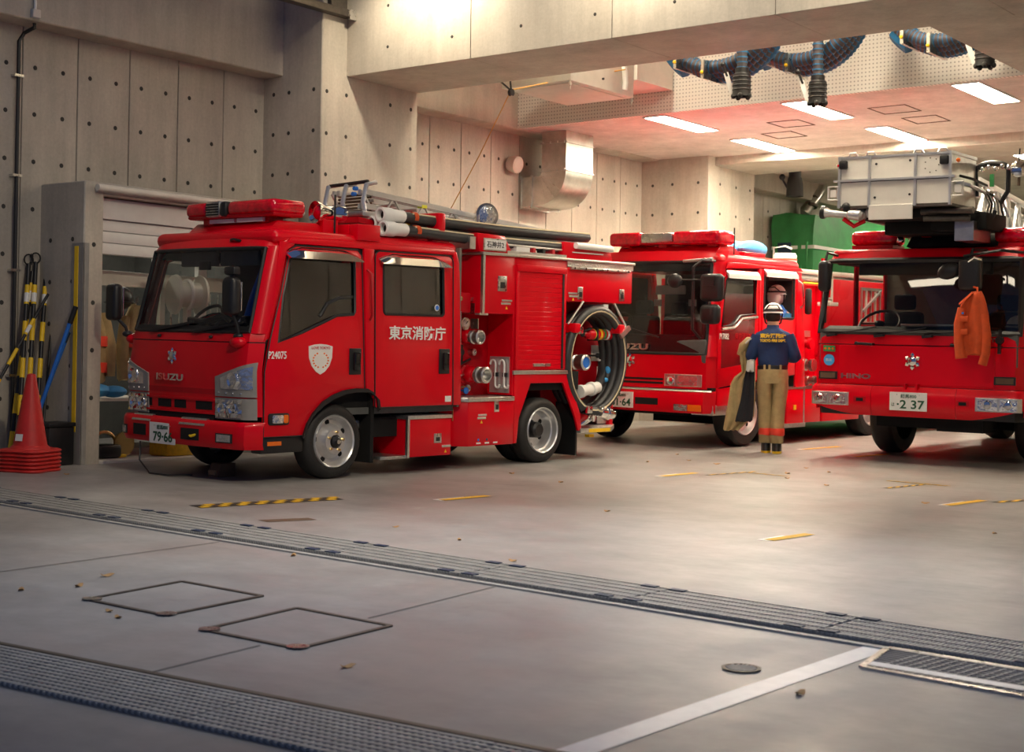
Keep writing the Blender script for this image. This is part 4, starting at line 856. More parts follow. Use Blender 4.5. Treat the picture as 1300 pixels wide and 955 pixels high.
def search_lamp(x, y, z, ax, r=.12):
    o = MB().lathe([(.02, -.17), (r*.6, -.14), (r*.95, -.05), (r, 0), (r*1.06, .005), (r*1.06, .025), (r*.95, .025)], (x, y, z), ax, 24).build('search_lamp', 'chrome', E1)
    MB().lathe([(r*.95, .02), (r*.6, .035), (.001, .042)], (x, y, z), ax, 24).build('lamp_glass', 'lens', o); MB().tube([(x, y-r*1.0, z), (x, y-r, z-r*1.1), (x, y, z-r*1.25), (x, y+r, z-r*1.1), (x, y+r, z)], .014, 6).build('lamp_yoke', 'steel', o)
    MB().cyl((x, y, z-r*1.2), (x, y, 2.2), .035, n=10).build('lamp_post', 'red', o)
search_lamp(-.16, 2.05, 2.47, (.92, -.32, .08), .115); search_lamp(-.9, 2.75, 2.46, (.5, .2, .3), .13)
MB().box(-.28, -.12, 2.0, 2.06, 2.24, 2.36).build('lamp_stay', 'red', E1)
MB().box(-.4, -.05, 1.28, 1.38, 2.2, 2.44).build('hose_clamp', 'red', E1, bevel=.02); MB().box(-.42, -.3, 3.5, 3.56, 2.1, 2.4).build('hose_clamp', 'red', E1, bevel=.01); MB().cyl((-.2, 1.32, 2.15), (-.2, 1.32, 2.3), .03, n=8).build('clamp_post', 'red', E1)
# rear hose bay
MB().tube([(.02, 3.12, 1.42), (.02, 3.36, 1.66)], .012, 6).build('coil_stay', 'alu', E1); MB().tube([(.02, 3.88, 1.65), (.02, 4.08, 1.42), (.04, 4.05, 1.32)], .014, 6).build('coil_stay', 'alu', E1)
for y, z in ((3.24, 1.38), (3.98, 1.38)): MB().box(-.12, .06, y-.05, y+.05, z-.05, z+.05).build('coil_clamp', 'red', E1, bevel=.015); 
MB().bar((.06, 3.95, 1.30), (.06, 4.10, 1.40), .03, .05).build('coil_lever', 'alu', E1); MB().box(-.3, -.02, 3.75, 3.83, 1.55, 1.64).build('white_box', 'white', E1)
o = coupling(E1, -.33, 3.55, 1.02, .085, .26, name='suction_inlet'); MB().lathe([(.07, .225), (.074, .235), (.07, .245)], (-.33, 3.55, 1.02), (1, 0, 0), 20).build('inlet_ring', 'blue', o)
MB().tube([(-.31, 3.70, 1.08), (-.24, 3.8, 1.09), (-.24, 3.92, 1.09)], .012, 6).ball((-.24, 3.94, 1.09), .028).build('valve_lever', 'black', E1)
MB().box(-.33, -.305, 3.92, 4.14, 1.03, 1.2).build('bracket_plate', 'offwhite', E1); MB().tube([(-.29, 3.95, 1.12), (-.26, 3.98, 1.04), (-.26, 4.06, 1.03), (-.28, 4.1, 1.1)], .014, 6).build('bracket_hook', 'white', E1); MB().cyl((-.3, 4.02, .78), (-.3, 4.02, .97), .012, n=6).build('bracket_rod', 'white', E1)
# tail step
ts = MB().plate([(.015, 3.37), (.015, 3.88), (-.28, 4.3), (-1.6, 4.3), (-1.6, 3.37)], [], lambda a, b: (a, b, .335), lambda a, b: (a, b, .285)).build('tail_step', 'tread', E1, bevel=.006)
MB().box(.012, .02, 3.50, 3.86, .287, .325).build('yellow_marker', 'yellow', ts, bevel=.002, seg=1); MB().box(-.4, -.25, 4.18, 4.24, .33, .66).build('tail_post', 'red', E1, bevel=.01); MB().box(-.5, -.28, 4.0, 4.18, .34, .64).build('tail_housing', 'alu', E1, bevel=.02); MB().box(-.27, -.262, 4.1, 4.16, .45, .55).build('tail_reflector', 'yellow', E1)
MB().box(-.4, -.3, 3.45, 3.9, .36, .5).build('tail_bracket', 'red_flat', E1, bevel=.02)
for k in range(2): MB().tube([(-.05, 3.42+.05*k, .36), (.0, 3.5+.05*k, .42), (-.03, 3.6+.05*k, .52), (-.05, 3.66, .4)], .014, 6).build('hose_buckle', 'chrome', E1)
MB().box(-.2, -.14, 3.7, 3.78, .22, .25).build('yellow_hook', 'yellow', E1)
# ---------------- things carried by the pumper (lift off)
def onE1(o): o.matrix_world = E1.matrix_world.copy(); return o
# coiled suction hose
t = onE1(thing('suction_hose', 'black suction hose coiled in rings on the flank of the left pumper', 'hose', group='suction hoses'))
cy, cz = 3.63, 1.04
def ring(k, x, r, dr=0): return [(x+.02*math.sin(a), cy+(r-.06-dr)*math.cos(a)*.98, cz+(r+dr)*math.sin(a)) for a in (2*PI*j/40 for j in range(40))]
for k in range(4):
    x = -.02-k*.078; h = MB().tube(ring(k, x, .535-.012*k), .050, 12, closed=True).build('hose_turn', 'hose_rubber', t)
    for s_ in ((.042, .012), (-.042, -.02)) if k < 3 else (): MB().tube([(p[0]+s_[0], cy+(p[1]-cy)*(1-.02), cz+(p[2]-cz)*(1-.02)) for p in ring(k, x, .535-.012*k)], .011, 5, closed=True).build('hose_stripe', 'cream', h)
o = MB().tube([(-.26, 4.05, 1.02), (-.2, 3.98, .86), (-.14, 3.85, .78), (-.1, 3.72, .74)], .05, 10).build('hose_end', 'hose_rubber', t)
MB().lathe([(.05, 0), (.062, .01), (.062, .1), (.075, .11), (.075, .15), (.058, .16), (.058, .3), (.07, .31), (.07, .36), (.05, .36)], (-.1, 3.78, .755), (.1, -1, -.12), 18).build('hose_coupling', 'white', t)
MB().lathe([(.05, 0), (.058, .01), (.058, .12), (.072, .13), (.072, .18), (.055, .19), (.055, .27), (.04, .27)], (.02, 3.66, .50), (-.15, 1, -.12), 18).build('hose_coupling', 'chrome', t)
MB().ball((-.17, 4.03, .93), .035, .03, .05).build('blue_mark', 'skyblue', t); MB().ball((-.13, 3.95, .83), .03, .025, .025).build('blue_mark', 'skyblue', t)
for y, z in ((3.3, 1.36), (3.48, .53)): MB().box(-.03, .06, y-.05, y+.03, z-.04, z+.04).build('hose_strap', 'chrome', t, bevel=.012)
# roof suction hoses
pos = ((-.13, 2.375), (-.25, 2.30), (-.09, 2.25))
lbs = ('roof suction hose on the left pumper, upper one of the three white couplings', 'roof suction hose on the left pumper, lower left of the three white couplings', 'roof suction hose on the left pumper, lower right of the three white couplings')
for (x, z), lb_ in zip(pos, lbs):
    t = onE1(thing('roof_hose', lb_, 'hose', group='suction hoses'))
    P = [(x, .78+.1*k, z-.02*math.sin(PI*k/28)-.012*k*.1) for k in range(29)]
    h = MB().tube(P, .052, 12).build('hose_body', 'hose_rubber', t)
    for a in (.9, 3.4): MB().tube([(p[0]+.048*math.cos(a), p[1], p[2]+.048*math.sin(a)) for p in P[2:]], .012, 5).build('hose_stripe', 'cream', h)
    q = MB().lathe([(.045, .3), (.06, .28), (.06, .14), (.07, .13), (.07, .0), (.055, -.005), (.048, .0), (.046, .06), (.001, .06)], (x, .60, z), (0, 1, 0), 20).build('hose_coupling', 'white', t); MB().lathe([(.001, 0), (.045, 0), (.001, -.003)], (x, .655, z), (0, -1, 0), 16).build('coupling_bore', 'void', q)
    MB().lathe([(.055, 0), (.055, .05)], (x, 1.0, z), (0, 1, 0), 12).build('tie_band', 'orange_cloth' if x > -.2 else 'yellow', t)
# roof ladder
t = onE1(thing('roof_ladder', 'aluminium extension ladder lying on the roof of the left pumper', 'ladder'))
LZ = lambda y: 2.60-.085*(y-.6)
for x in (-.80, -.37, -.73, -.44):
    for dz in (.0, -.13): MB().bar((x, .62, LZ(.62)+dz), (x, 3.5, LZ(3.5)+dz), .036, .05).build('ladder_rail', 'silver', t)
for x in (-.80, -.37):
    for k in range(14):
        y = .7+.2*k; MB().bar((x, y, LZ(y)-.13), (x, y+.1*(1 if k % 2 else -1), LZ(y)), .018).build('rail_brace', 'silver', t)
for k in range(10): y = .75+.28*k; MB().cyl((-.80, y, LZ(y)-.06), (-.37, y, LZ(y)-.06), .016, n=8).build('rung', 'alu', t); 
for x in (-.85, -.60, -.32): MB().tube([(x, .60, 2.36), (x, .56, 2.5), (x, .60, 2.66), (x, .72, 2.69)], .022, 8).build('end_hook', 'silver', t)
MB().tube([(-.85, .62, 2.67), (-.32, .62, 2.69)], .018, 6).build('end_bar', 'black', t); MB().box(-.87, -.25, .5, .75, 2.36, 2.41).build('end_tray', 'alu', t, bevel=.01); MB().prism([(.45, 2.30), (.45, 2.35), (1.3, 2.25), (1.3, 2.20)], 'x', -.85, -.25).build('rest_frame', 'red_flat', t)
for x, z in ((-.47, 2.63), (-.49, 2.58)): MB().cyl((x, .58, z), (x, .62, z), .02, n=8).build('end_knob', 'blue', t)
for k in range(6): MB().cyl((-.77, .66, 2.42+.03*k), (-.41, .75, 2.44+.03*k), .012, n=6).build('pulley_line', 'brown', t)
MB().box(-.41, -.35, 1.35, 1.42, 2.5, 2.53).build('hivis_tag', 'hivis', t); MB().box(-1.3, -.95, 1.6, 2.6, 2.14, 2.3).build('support', 'red_flat', E1)
MB().bar((-1.3, 1.7, 2.46), (-1.2, 2.2, 2.46), .02).build('roof_pole', 'wood', E1)
# extinguisher
t = onE1(thing('fire_extinguisher', 'red fire extinguisher lying inside the hose coil of the left pumper', 'extinguisher'))
MB().lathe([(.001, 0), (.05, .005), (.058, .03), (.058, .38), (.05, .42), (.025, .44), (.022, .5), (.001, .5)], (-.12, 4.03, 1.32), (0, -1, 0), 20).build('cylinder', 'red', t)
for a, m in ((.1, 'white'), (.16, 'green_tarp'), (.22, 'yellow'), (.3, 'hivis')): MB().lathe([(.0585, 0), (.0592, .002), (.0592, .035), (.0585, .037)], (-.12, 4.03-a, 1.32), (0, -1, 0), 20).build('label_band', m, t)
MB().tube([(-.12, 3.55, 1.33), (-.08, 3.5, 1.35), (-.08, 3.62, 1.38)], .014, 6).ball((-.12, 3.53, 1.32), .03).build('valve_head', 'black', t); MB().box(-.2, -.06, 3.7, 3.73, 1.25, 1.39).build('holder_band', 'black', t, bevel=.004)
# ground lead
tag(MB().tube([E1.matrix_world @ Vector(p) for p in ((-1.52, -.98, .28), (-1.45, -1.03, .12), (-1.25, -1.06, .02), (-1.05, -1.0, .012), (-.95, -.82, .012))], .008, 6).build('power_lead', 'black'), 'thin black power lead hanging from the left pumper bumper to the floor', 'cable')
t = thing('wheel_chock', 'dark brown wooden block on the floor under the left pumper bumper', 'block', E1.matrix_world @ Matrix.Translation((-.80, -.62, 0)))
MB().prism([(-.1, 0), (.1, 0), (.1, .12), (-.06, .12)], 'x', -.07, .07).build('block', 'brown', t, bevel=.006); MB().box(-.05, .05, -.105, -.09, .02, .06).build('block_face', 'wood', t)
# ============================================================ engine in the middle
mat('dark_reflection', (.16, .008, .012), .25, coat=.5, nz=.1)  # red door paint with a dark reflection put into the colour
E2 = thing('fire_engine', 'red double-cab engine in the middle bay with black side mirrors and open rear window', 'fire engine', frame(-8.62, 16.25, .05), 'fire engines in the bays')
C2 = -1.12; F2 = 2*C2
for xx, yy, sd, d in ((-.06, -.02, 1, 0), (F2+.06, -.02, -1, 0), (-.06, 3.3, 1, 1), (F2+.06, 3.3, -1, 1)): tyre(E2, xx, yy, .40, .24, sd, bool(d), .26, 6)
MB().box(-1.8, -.4, -.7, 5.4, .38, .66).cyl((-1.9, 0, .4), (-.3, 0, .4), .07).box(-1.6, -.2, .6, 3, .3, .5).build('chassis', 'void', E2)
c2 = Cab(C2, [(.4, -.93, 1.12), (.68, -.93, 1.12), (1.1, -.92, 1.12), (1.28, -.89, 1.115), (2.2, -.74, 1.07), (2.34, -.64, 1.05)], .05, .14, .86)
c2.shell(MB(), -1, 1, [.70, .8, .95, 1.10], 24).build('front_panel', 'red', E2)
c2.shell(MB(), -1, 1, [2.19, 2.26, 2.34], 24).build('header_panel', 'red', E2)
for a, b in ((-1, -.90), (.90, 1)): c2.shell(MB(), a, b, [1.08, 1.3, 1.6, 1.9, 2.2], 6).build('windscreen_pillar', 'red', E2)
c2.shell(MB(), -.905, .905, [1.11, 1.2, 1.32], 22, .02).build('black_band', 'black_gloss', E2)
c2.shell(MB(), -.905, .905, [1.31, 1.6, 1.9, 2.2], 22, 0, -.01).build('windscreen', 'glass_dark', E2)
c2.shell(MB(), -.905, .905, [2.09, 2.2], 22, .012, -.002).build('black_band', 'black_gloss', E2)
for a, b in ((-.905, -.86), (.86, .905)): c2.shell(MB(), a, b, [1.3, 1.7, 2.15], 3, .012, -.002).build('black_band', 'black_gloss', E2)
c2.seal(-.905, .905, 1.11, 2.2, .02, -.004, 18).build('windscreen_seal', 'black', E2)
MB().box(F2+.06, -.06, -.66, 1.25, 2.14, 2.30).build('roof', 'red', E2, bevel=.09, seg=4)
MB().box(F2+.1, -.08, 1.27, 1.3, .6, 2.2).build('cab_back_wall', 'interior', E2); MB().box(F2+.08, -.08, -.8, 1.2, .62, .68).build('cab_floor', 'interior', E2)
MB().prism([(-.62, 2.28), (-.50, 2.41), (-.2, 2.41), (0, 2.28)], 'x', -1.62, -.16).build('beacon_base', 'red', E2, bevel=.015)
lb = MB().box(-1.66, -.10, -.66, -.34, 2.42, 2.45).build('beacon_bar', 'red_flat', E2, bevel=.01)
for a, b in ((-1.68, -1.2), (-.74, -.08)): MB().box(a, b, -.68, -.30, 2.41, 2.575).build('beacon_lens', 'red_lens', lb, bevel=.05, seg=4)
MB().box(-1.2, -.74, -.67, -.31, 2.44, 2.56).build('speaker_mesh', 'steel', lb, bevel=.02)
for x in (-1.5, -.95, -.25): MB().box(x-.06, x+.06, -.56, -.44, 2.39, 2.43).build('beacon_foot', 'red', lb)
def side2(name, outer, holes=(), m='red', th=.03, off=0, far=True, bevel=.006):
    o = MB().plate(outer, holes, lambda a, b: (off, a, b), lambda a, b: (off-th, a, b)).build(name, m, E2, bevel=bevel)
    if far: MB().plate(outer, holes, lambda a, b: (F2-off, a, b), lambda a, b: (F2-off+th, a, b)).build(name, m, E2, bevel=bevel)
    return o
W1 = [(-.70, 1.44), (-.46, 1.46), (-.38, 1.5), (-.29, 1.57), (.06, 1.6), (.06, 2.03), (-.55, 2.03), (-.62, 1.98)]
W2 = rrect(.25, .98, 1.56, 2.08, .03)
D = side2('front_door', [(-.77, .72), (.12, .80), (.12, 2.11), (-.55, 2.11), (-.66, 2.03), (-.77, 1.4)], [W1])
side2('door_reflection', [(-.70, .95), (.04, 1.02), (.04, 1.54), (-.28, 1.51), (-.45, 1.40), (-.70, 1.38)], m='dark_reflection', th=.01, off=.006, far=False)  # darkened panel painting in a reflection on the red door
D2b = side2('rear_door', [(.20, .80), (1.04, .86), (1.04, 2.15), (.20, 2.15)], [W2])
side2('door_pillar', [(.13, .78), (.19, .78), (.19, 2.15), (.13, 2.15)]); side2('cab_rear_panel', [(1.06, .7), (1.30, .7), (1.28, 1.3), (1.16, 2.15), (1.06, 2.15)]); side2('upper_rail', [(-.6, 2.12), (.2, 2.16), (1.2, 2.16), (1.15, 2.2), (-.56, 2.2)])
side2('door_liner', [(-.75, .75), (1.1, .85), (1.1, 1.5), (.2, 1.5), (-.7, 1.4)], m='interior', th=.01, off=-.04, bevel=0)
side2('arch_panel', [(-.77, .45), (-.55, .45), (-.48, .62), (-.3, .72), (-.1, .75), (-.77, .71)], m='red')
for sgn in (1, -1):
    x = (lambda b: -.018) if sgn > 0 else (lambda b: F2+.018)
    glasspane('side_window', W1, x, E2)
    if sgn < 0: glasspane('side_window', W2, x, E2)
    for P in (W1, W2): MB().tube([(x(0)+.014*sgn, a, b) for a, b in P], .016, 6, closed=True).build('window_seal', 'black', E2)
MB().tube([(.012, a, b) for a, b in ((-.72, 1.41), (-.45, 1.43), (-.37, 1.47), (-.27, 1.54), (.08, 1.565))], .018, 6).build('door_trim', 'steel', E2)
for y0_, y1_, z in ((-.62, .10, 2.05), (.24, 1.02, 2.10)):
    MB().loft([[(0, y, z+.05), (.035, y, z+.01), (.045, y, z-.04), (.03, y, z-.04), (0, y, z+.03)] for y in (y0_, (y0_+y1_)/2, y1_)]).build('rain_visor', 'silver', E2)
txt('call_number', 'P17082', (.008, -.755, 1.29), (0, 1, 0), (0, 0, 1), .2, .07, 'lettering', D, .003, .015); txt('lettering', '東京消防庁', (.008, -.42, 1.29), (0, 1, 0), (0, 0, 1), .4, .08, 'red_flat', D, .003)
MB().cyl((.0, -.2, 1.1), (.012, -.2, 1.1), .03, n=12).build('door_lock', 'steel', E2); MB().box(0, .014, -.4, -.25, .78, .82).build('side_reflector', 'orange_lens', E2)
MB().box(.0, .02, .86, .95, 1.15, 1.3).build('door_handle', 'black', E2, bevel=.02)
MB().tube([(-.01, 1.08, 2.05), (.05, 1.1, 2.0), (.05, 1.14, 1.75), (-.01, 1.15, 1.7)], .014, 6).build('grab_rail', 'steel', E2); MB().box(.03, .1, 1.18, 1.28, 1.62, 1.95).build('rear_mirror', 'black', E2, bevel=.03)
for x in (-.5, -1.7): seat(E2, x, -.1, .95)
for x in (-1.1, -1.7): seat(E2, x, .72, .95)
MB().prism([(-.88, 1.0), (-.88, 1.27), (-.7, 1.34), (-.5, 1.25), (-.5, 1.0)], 'x', F2+.1, -.1).build('dashboard', 'interior', E2, bevel=.02); wheel_steer(E2, -1.7, -.45, 1.42, .22)
MB().box(-1.05, -.62, -.55, -.52, 1.82, 1.93).build('sun_visor', 'white', E2, bevel=.03)
for x in (-1.05, -.55): MB().box(x-.05, x+.05, -.5, -.48, 1.68, 1.76).build('paper_slip', 'white', E2)
emblem(E2, c2.X(C2-.02, 1.02, .005), .085)
o = c2.X(-1.42, 1.145, .012); o2 = c2.X(-.86, 1.145, .012); txt('maker_name', 'ISUZU', o, o2-o, (0, 0, 1), .54, .075, 'steel', E2, .012, .03)
for z in (.745, .79): c2.patch(-1.6, -.66, z, z+.026, .003, .02, 14, 1).build('grille_slot', 'void', E2)
for sg in (1, -1):
    a, b = sorted((C2+sg*(.48), C2+sg*.98)); h = c2.patch(a, b, .725, .87, .01, .03, 10, 2).build('headlamp', 'alu', E2, bevel=.004, seg=1)
    for q, w_ in ((.57, .12), (.8, .26)): c2.patch(C2+sg*q-w_/2, C2+sg*q+w_/2, .74, .855, .016, .02, 6, 2).build('headlamp_lens', 'lens', h)
    MB().lathe([(.001, .01), (.04, .008), (.05, 0)], c2.X(C2+sg*.57, .79, .018), (0, -1, 0), 14).build('headlamp_bulb', 'chrome', h)
b2 = Cab(C2, [(.40, -.98, 1.12), (.45, -1.0, 1.135), (.66, -1.0, 1.14), (.70, -.96, 1.12)], .05, .12, .88)
bp = b2.shell(MB(), -1, 1, [.42, .46, .64, .68], 24, .12).build('bumper', 'red', E2)
b2.shell(MB(), -.98, .98, [.672, .69], 24, .14, .006).build('bumper_tread', 'tread', bp)
b2.patch(-1.0, -.68, .50, .58, .004, .02, 6, 1).build('bumper_slot', 'void', bp); b2.patch(-1.7, -1.4, .50, .58, .004, .02, 6, 1).build('bumper_slot', 'void', bp)
for a, b, m in ((-.46, -.28, 'lens'), (-.27, -.10, 'orange_lens'), (-1.95, -1.8, 'orange_lens')): b2.patch(a, b, .445, .52, .006, .02, 4, 1).build('fog_lamp', m, bp)
plate(E2, b2.X(-1.40, .45, .03), (1, 0, 0), .39, .19, '練馬800', '', '81·64')
MB().box(-.3, .0, -.86, -.4, .40, .52).build('front_step', 'alu', E2, bevel=.01); MB().box(-.2, -.02, -.86, -.5, .52, .72).build('step_void', 'void', E2)
for k, x in enumerate((-1.5, -.75)): MB().bar(c2.X(x, 1.3, .02), c2.X(x-.5, 1.42, .02), .02, .014).build('wiper', 'black', E2)
# mirrors of the middle engine
t = MB().box(-.05, .25, -1.14, -1.03, 1.72, 2.04).build('side_mirror', 'black', E2, bevel=.06, seg=4); MB().box(-.03, .23, -1.03, -1.02, 1.75, 2.01).build('mirror_glass', 'mirror', t)
t2 = MB().box(-.04, .21, -1.15, -1.02, 1.46, 1.69).build('side_mirror', 'black', E2, bevel=.06, seg=4); MB().box(.03, .17, -1.155, -1.14, 1.9, 2.0).build('mirror_pad', 'black', t)
m = MB().ball((-.40, -1.1, 1.96), .105, .05, .085).build('wide_angle_mirror', 'black', E2); MB().cyl((-.32, -1.1, 1.97), (-.02, -1.08, 1.97), .014, n=6).build('mirror_arm', 'black', m)
MB().tube([(-.06, -.78, 2.2), (-.1, -1.0, 2.2), (-.16, -1.08, 2.12), (-.16, -1.08, 1.4), (-.16, -.92, 1.3)], .018, 8).build('mirror_stay', 'black', E2); MB().cyl((-.45, -.85, 2.2), (-.05, -.85, 2.22), .02).build('mirror_bracket', 'steel', E2)
MB().cyl((-.1, -.3, 2.3), (-.1, -.3, 2.62), .008, n=6).build('antenna', 'black', E2)
# body behind
MB().box(F2, -.12, 1.32, 6.2, .66, 2.1).build('body', 'red', E2, bevel=.015)
MB().box(F2, .0, 1.75, 6.2, 1.1, 2.1).build('locker_body', 'red', E2, bevel=.01); MB().box(-.4, .0, .86, 1.72, .25, .68).build('low_locker', 'red', E2, bevel=.01); MB().box(-.42, .012, .85, 1.74, .68, .705).build('locker_tread', 'tread', E2); MB().box(-.4, 0, 1.78, 2.8, .25, 1.08).build('low_locker', 'red', E2, bevel=.01); MB().box(-.4, 0, 3.75, 6.1, .25, 1.08).build('low_locker', 'red', E2, bevel=.01); MB().box(-1.9, -.45, .7, 6.0, .2, .6).build('under_tray', 'void', E2)
MB().box(.0, .006, 1.27, 1.30, .25, .68).build('edge_strip', 'alu', E2); MB().box(0, .01, 1.02, 1.08, .42, .48).build('yellow_mark', 'yellow', E2); MB().box(-.4, .02, .78, 1.3, .2, .25).build('entry_step', 'tread', E2)
for y, z, r in ((1.42, 1.25, .07), (1.48, .98, .08), (1.55, .78, .06)):
    o = MB().lathe([(r, 0), (r, .05), (r*.7, .06), (r*.7, .1), (r, .11), (r, .16), (.001, .16)], (-.13, y, z), (1, 0, 0), 16).build('delivery_valve', 'steel' if z < 1.2 else 'red', E2)
MB().box(-.13, -.1, 1.36, 1.6, 1.34, 1.42).build('valve_plate', 'alu', E2); MB().box(0, .012, 1.33, 1.7, .69, .72).build('panel_strip', 'alu', E2)
MB().box(F2+.1, -.15, 1.3, 6.1, 2.1, 2.14).build('deck', 'alu', E2)
for k in range(2): MB().box(-.5, -.05, 1.2, 6, 2.05+.09*k, 2.11+.09*k).build('deck_rail', ('alu', 'offwhite')[k], E2, bevel=.01)
MB().box(-.052, -.045, 1.3, 6, 2.02, 2.04).build('hivis_strip', 'hivis', E2); MB().box(-.049, -.044, 1.3, 6, 2.0, 2.012).build('red_strip', 'band', E2)
for y0_, y1_ in ((2.75, 3.35), (3.62, 4.05)):
    tk = MB().box(.0, .03, y0_, y1_, 1.98, 2.02).box(.0, .03, y0_, y1_, 1.52, 1.56).build('tool_rack', 'alu', E2)
    for k in range(5): yy = y0_+.03+(y1_-y0_-.06)*k/4; MB().box(.0, .025, yy-.015, yy+.015, 1.55, 1.99).build('rack_bar', 'offwhite' if k % 2 else 'alu', tk)
    MB().bar((.03, y0_+.05, 1.7), (.03, y1_-.05, 1.98), .03).build('rack_brace', 'silver', tk)
t = thing('hose_cart', 'small white tubular cart frame hanging on the middle engine beside the ladder truck', 'cart', E2.matrix_world @ Matrix.Translation((.1, 1.62, 1.9)))
for y in (0, .16): MB().cyl((0, y, -.12), (0, y, .22), .018, n=8).build('upright', 'offwhite', t)
for z in (-.1, -.06, .2): MB().cyl((0, 0, z), (0, .16, z), .015, n=8).build('crossbar', 'alu', t)
MB().box(-.1, .08, -.04, .2, -.16, -.11).build('cart_base', 'offwhite', t, bevel=.01)
t = thing('rope_drum', 'white wound drum with red marks on the middle engine roof', 'drum', E2.matrix_world @ Matrix.Translation((-1.0, 2.5, 2.14)))
MB().lathe([(.001, 0), (.15, 0), (.16, .03), (.15, .06), (.16, .1), (.15, .14), (.16, .18), (.14, .22), (.001, .22)], (0, 0, .12), (0, 0, 1), 20).build('drum_body', 'white', t)
for z in (.16, .24): MB().lathe([(.161, 0), (.163, .01), (.161, .025)], (0, 0, z), (0, 0, 1), 20).build('red_mark', 'band', t)
MB().tube([(-.18, 0, .0), (-.18, 0, .42), (.0, .0, .44), (.1, 0, .4)], .015, 6).build('drum_handle', 'steel', t); MB().box(-.2, .2, -.18, .18, 0, .12).build('drum_stand', 'offwhite', t)
t = MB(); 
for k in range(5): t.ball((-.55+.12*k, .3+.1*(k % 2), 0), .14, .3, .11)
t = t.build('blue_sheet', 'skyblue'); t.matrix_world = E2.matrix_world @ Matrix.Translation((-.5, .6, 2.44)); tag(t, 'crumpled light blue sheet on the middle engine roof behind the beacon', 'sheet')
MB().box(-.42, -.2, .1, .6, 2.28, 2.36).build('roof_box', 'red', E2, bevel=.01)
# ============================================================ ladder truck on the right
E3 = thing('ladder_truck', 'red ladder truck at the right with a silver rescue basket over its cab', 'fire engine', frame(-6.26, 15.4, 0), 'fire engines in the bays')
for xx, sd in ((-.98, -1), (.98, 1)): tyre(E3, xx, 1.55, .43, .27, sd, False, .27, 8); tyre(E3, xx, 5.2, .43, .27, sd, True, .27, 8)
for xx in (-.72, .72+.27): MB().lathe([(.26, -.27), (.4, -.27), (.43, -.2), (.43, -.07), (.4, 0), (.26, 0)], (xx, 5.2, .43), (1, 0, 0), 30).build('tyre', 'rubber', E3)
MB().box(-.95, .95, .3, 7.5, .5, .85).box(-.5, .5, .25, 1.2, .38, .55).cyl((-.9, 1.55, .43), (.9, 1.55, .43), .1).box(.2, .7, .2, .5, .36, .5).build('chassis', 'void', E3)
MB().lathe([(.001, 0), (.08, .02), (.1, .08), (.07, .14), (.001, .16)], (-.46, 1.0, .46), (0, -1, 0), 14).build('air_tank', 'alu', E3)
c3 = Cab(0, [(.5, .02, 1.17), (.80, .0, 1.18), (1.27, .0, 1.18), (1.38, .015, 1.17), (2.2, .17, 1.12), (2.32, .27, 1.09)], .035, .12, .9)
c3.shell(MB(), -1, 1, [.83, 1.0, 1.15, 1.262], 24, .03, -.004).build('front_panel', 'red', E3)
c3.shell(MB(), -1, 1, [.5, .7, 1.0, 1.3], 24, .02, -.03).build('front_liner', 'black', E3)
c3.patch(-.845, .875, .85, 1.255, .006, .03, 18, 3).build('front_hatch', 'red', E3, bevel=.003, seg=1)
c3.shell(MB(), -1, 1, [1.272, 1.33, 1.39], 24).build('cowl', 'red', E3)
for a, b in ((-1, -.955), (.955, 1)): c3.shell(MB(), a, b, [1.385, 1.6, 1.9, 2.2], 5).build('windscreen_pillar', 'red', E3)
c3.shell(MB(), -.96, .96, [1.40, 1.6, 1.9, 2.19], 22, 0, -.008).build('windscreen', 'glass_dark', E3)
c3.seal(-.955, .955, 1.405, 2.185, .034, -.004, 18).build('windscreen_seal', 'black', E3)
c3.shell(MB(), -1, 1, [2.185, 2.24, 2.30], 24).build('header_panel', 'red', E3)
MB().box(-1.07, 1.07, .25, 2.0, 2.2, 2.32).build('roof', 'red', E3, bevel=.05, seg=3); MB().box(-1.02, 1.02, .3, 1.0, 2.15, 2.2).build('roof_lining', 'interior', E3)
for xx in (-1.165, 1.145):
    MB().box(xx, xx+.02, .12, 2.0, .55, 1.42).build('cab_side', 'red', E3)
    for a, b in ((.17, .25), (1.05, 1.15), (1.9, 2.0)): MB().box(xx, xx+.02, a, b, 1.4, 2.22).build('cab_post', 'red', E3)
MB().box(-1.14, 1.14, 1.96, 2.0, .6, 2.25).build('cab_back_wall', 'liner', E3); MB().box(-1.1, 1.1, .1, 2.0, .7, .76).build('cab_floor', 'interior', E3)
MB().prism([(.04, 1.05), (.04, 1.41), (.25, 1.47), (.45, 1.44), (.52, 1.3), (.52, 1.05)], 'x', -1.1, 1.1).build('dashboard', 'interior', E3, bevel=.02); MB().box(-.2, .5, .12, .4, 1.47, 1.5).build('dash_tray', 'silver', E3, bevel=.01)
for x in (-.6, .6): seat(E3, x, .95, .95, h=.7)
wheel_steer(E3, -.62, .55, 1.5, .23, .7)
MB().box(-.75, .75, .26, .29, 2.03, 2.17).build('sun_visor', 'interior', E3, bevel=.01)
b3 = Cab(0, [(.50, -.02, 1.16), (.56, -.06, 1.19), (.72, -.065, 1.2), (.80, -.05, 1.2), (.835, -.01, 1.18)], .035, .14, .9)
def shellx(c, mb, x0, x1, zb, zt, n, off=0, th=.06):
    return c.patch(x0, x1, zb, zt, off, th, n, 5)
low = lambda x: .505+.10*max(0, (abs(x)-.62)/.5)**1.4
bp = shellx(b3, None, -1.19, -.445, low, .825, 16).build('bumper', 'red', E3); shellx(b3, None, -.44, .49, low, .825, 16).build('bumper', 'red', E3); shellx(b3, None, .495, 1.19, low, .825, 16).build('bumper', 'red', E3)
plate(E3, b3.X(-.215, .575, .03)+Vector((0, -.0, 0)), (1, 0, 0), .415, .195, '練馬800', 'は', '·2 37')
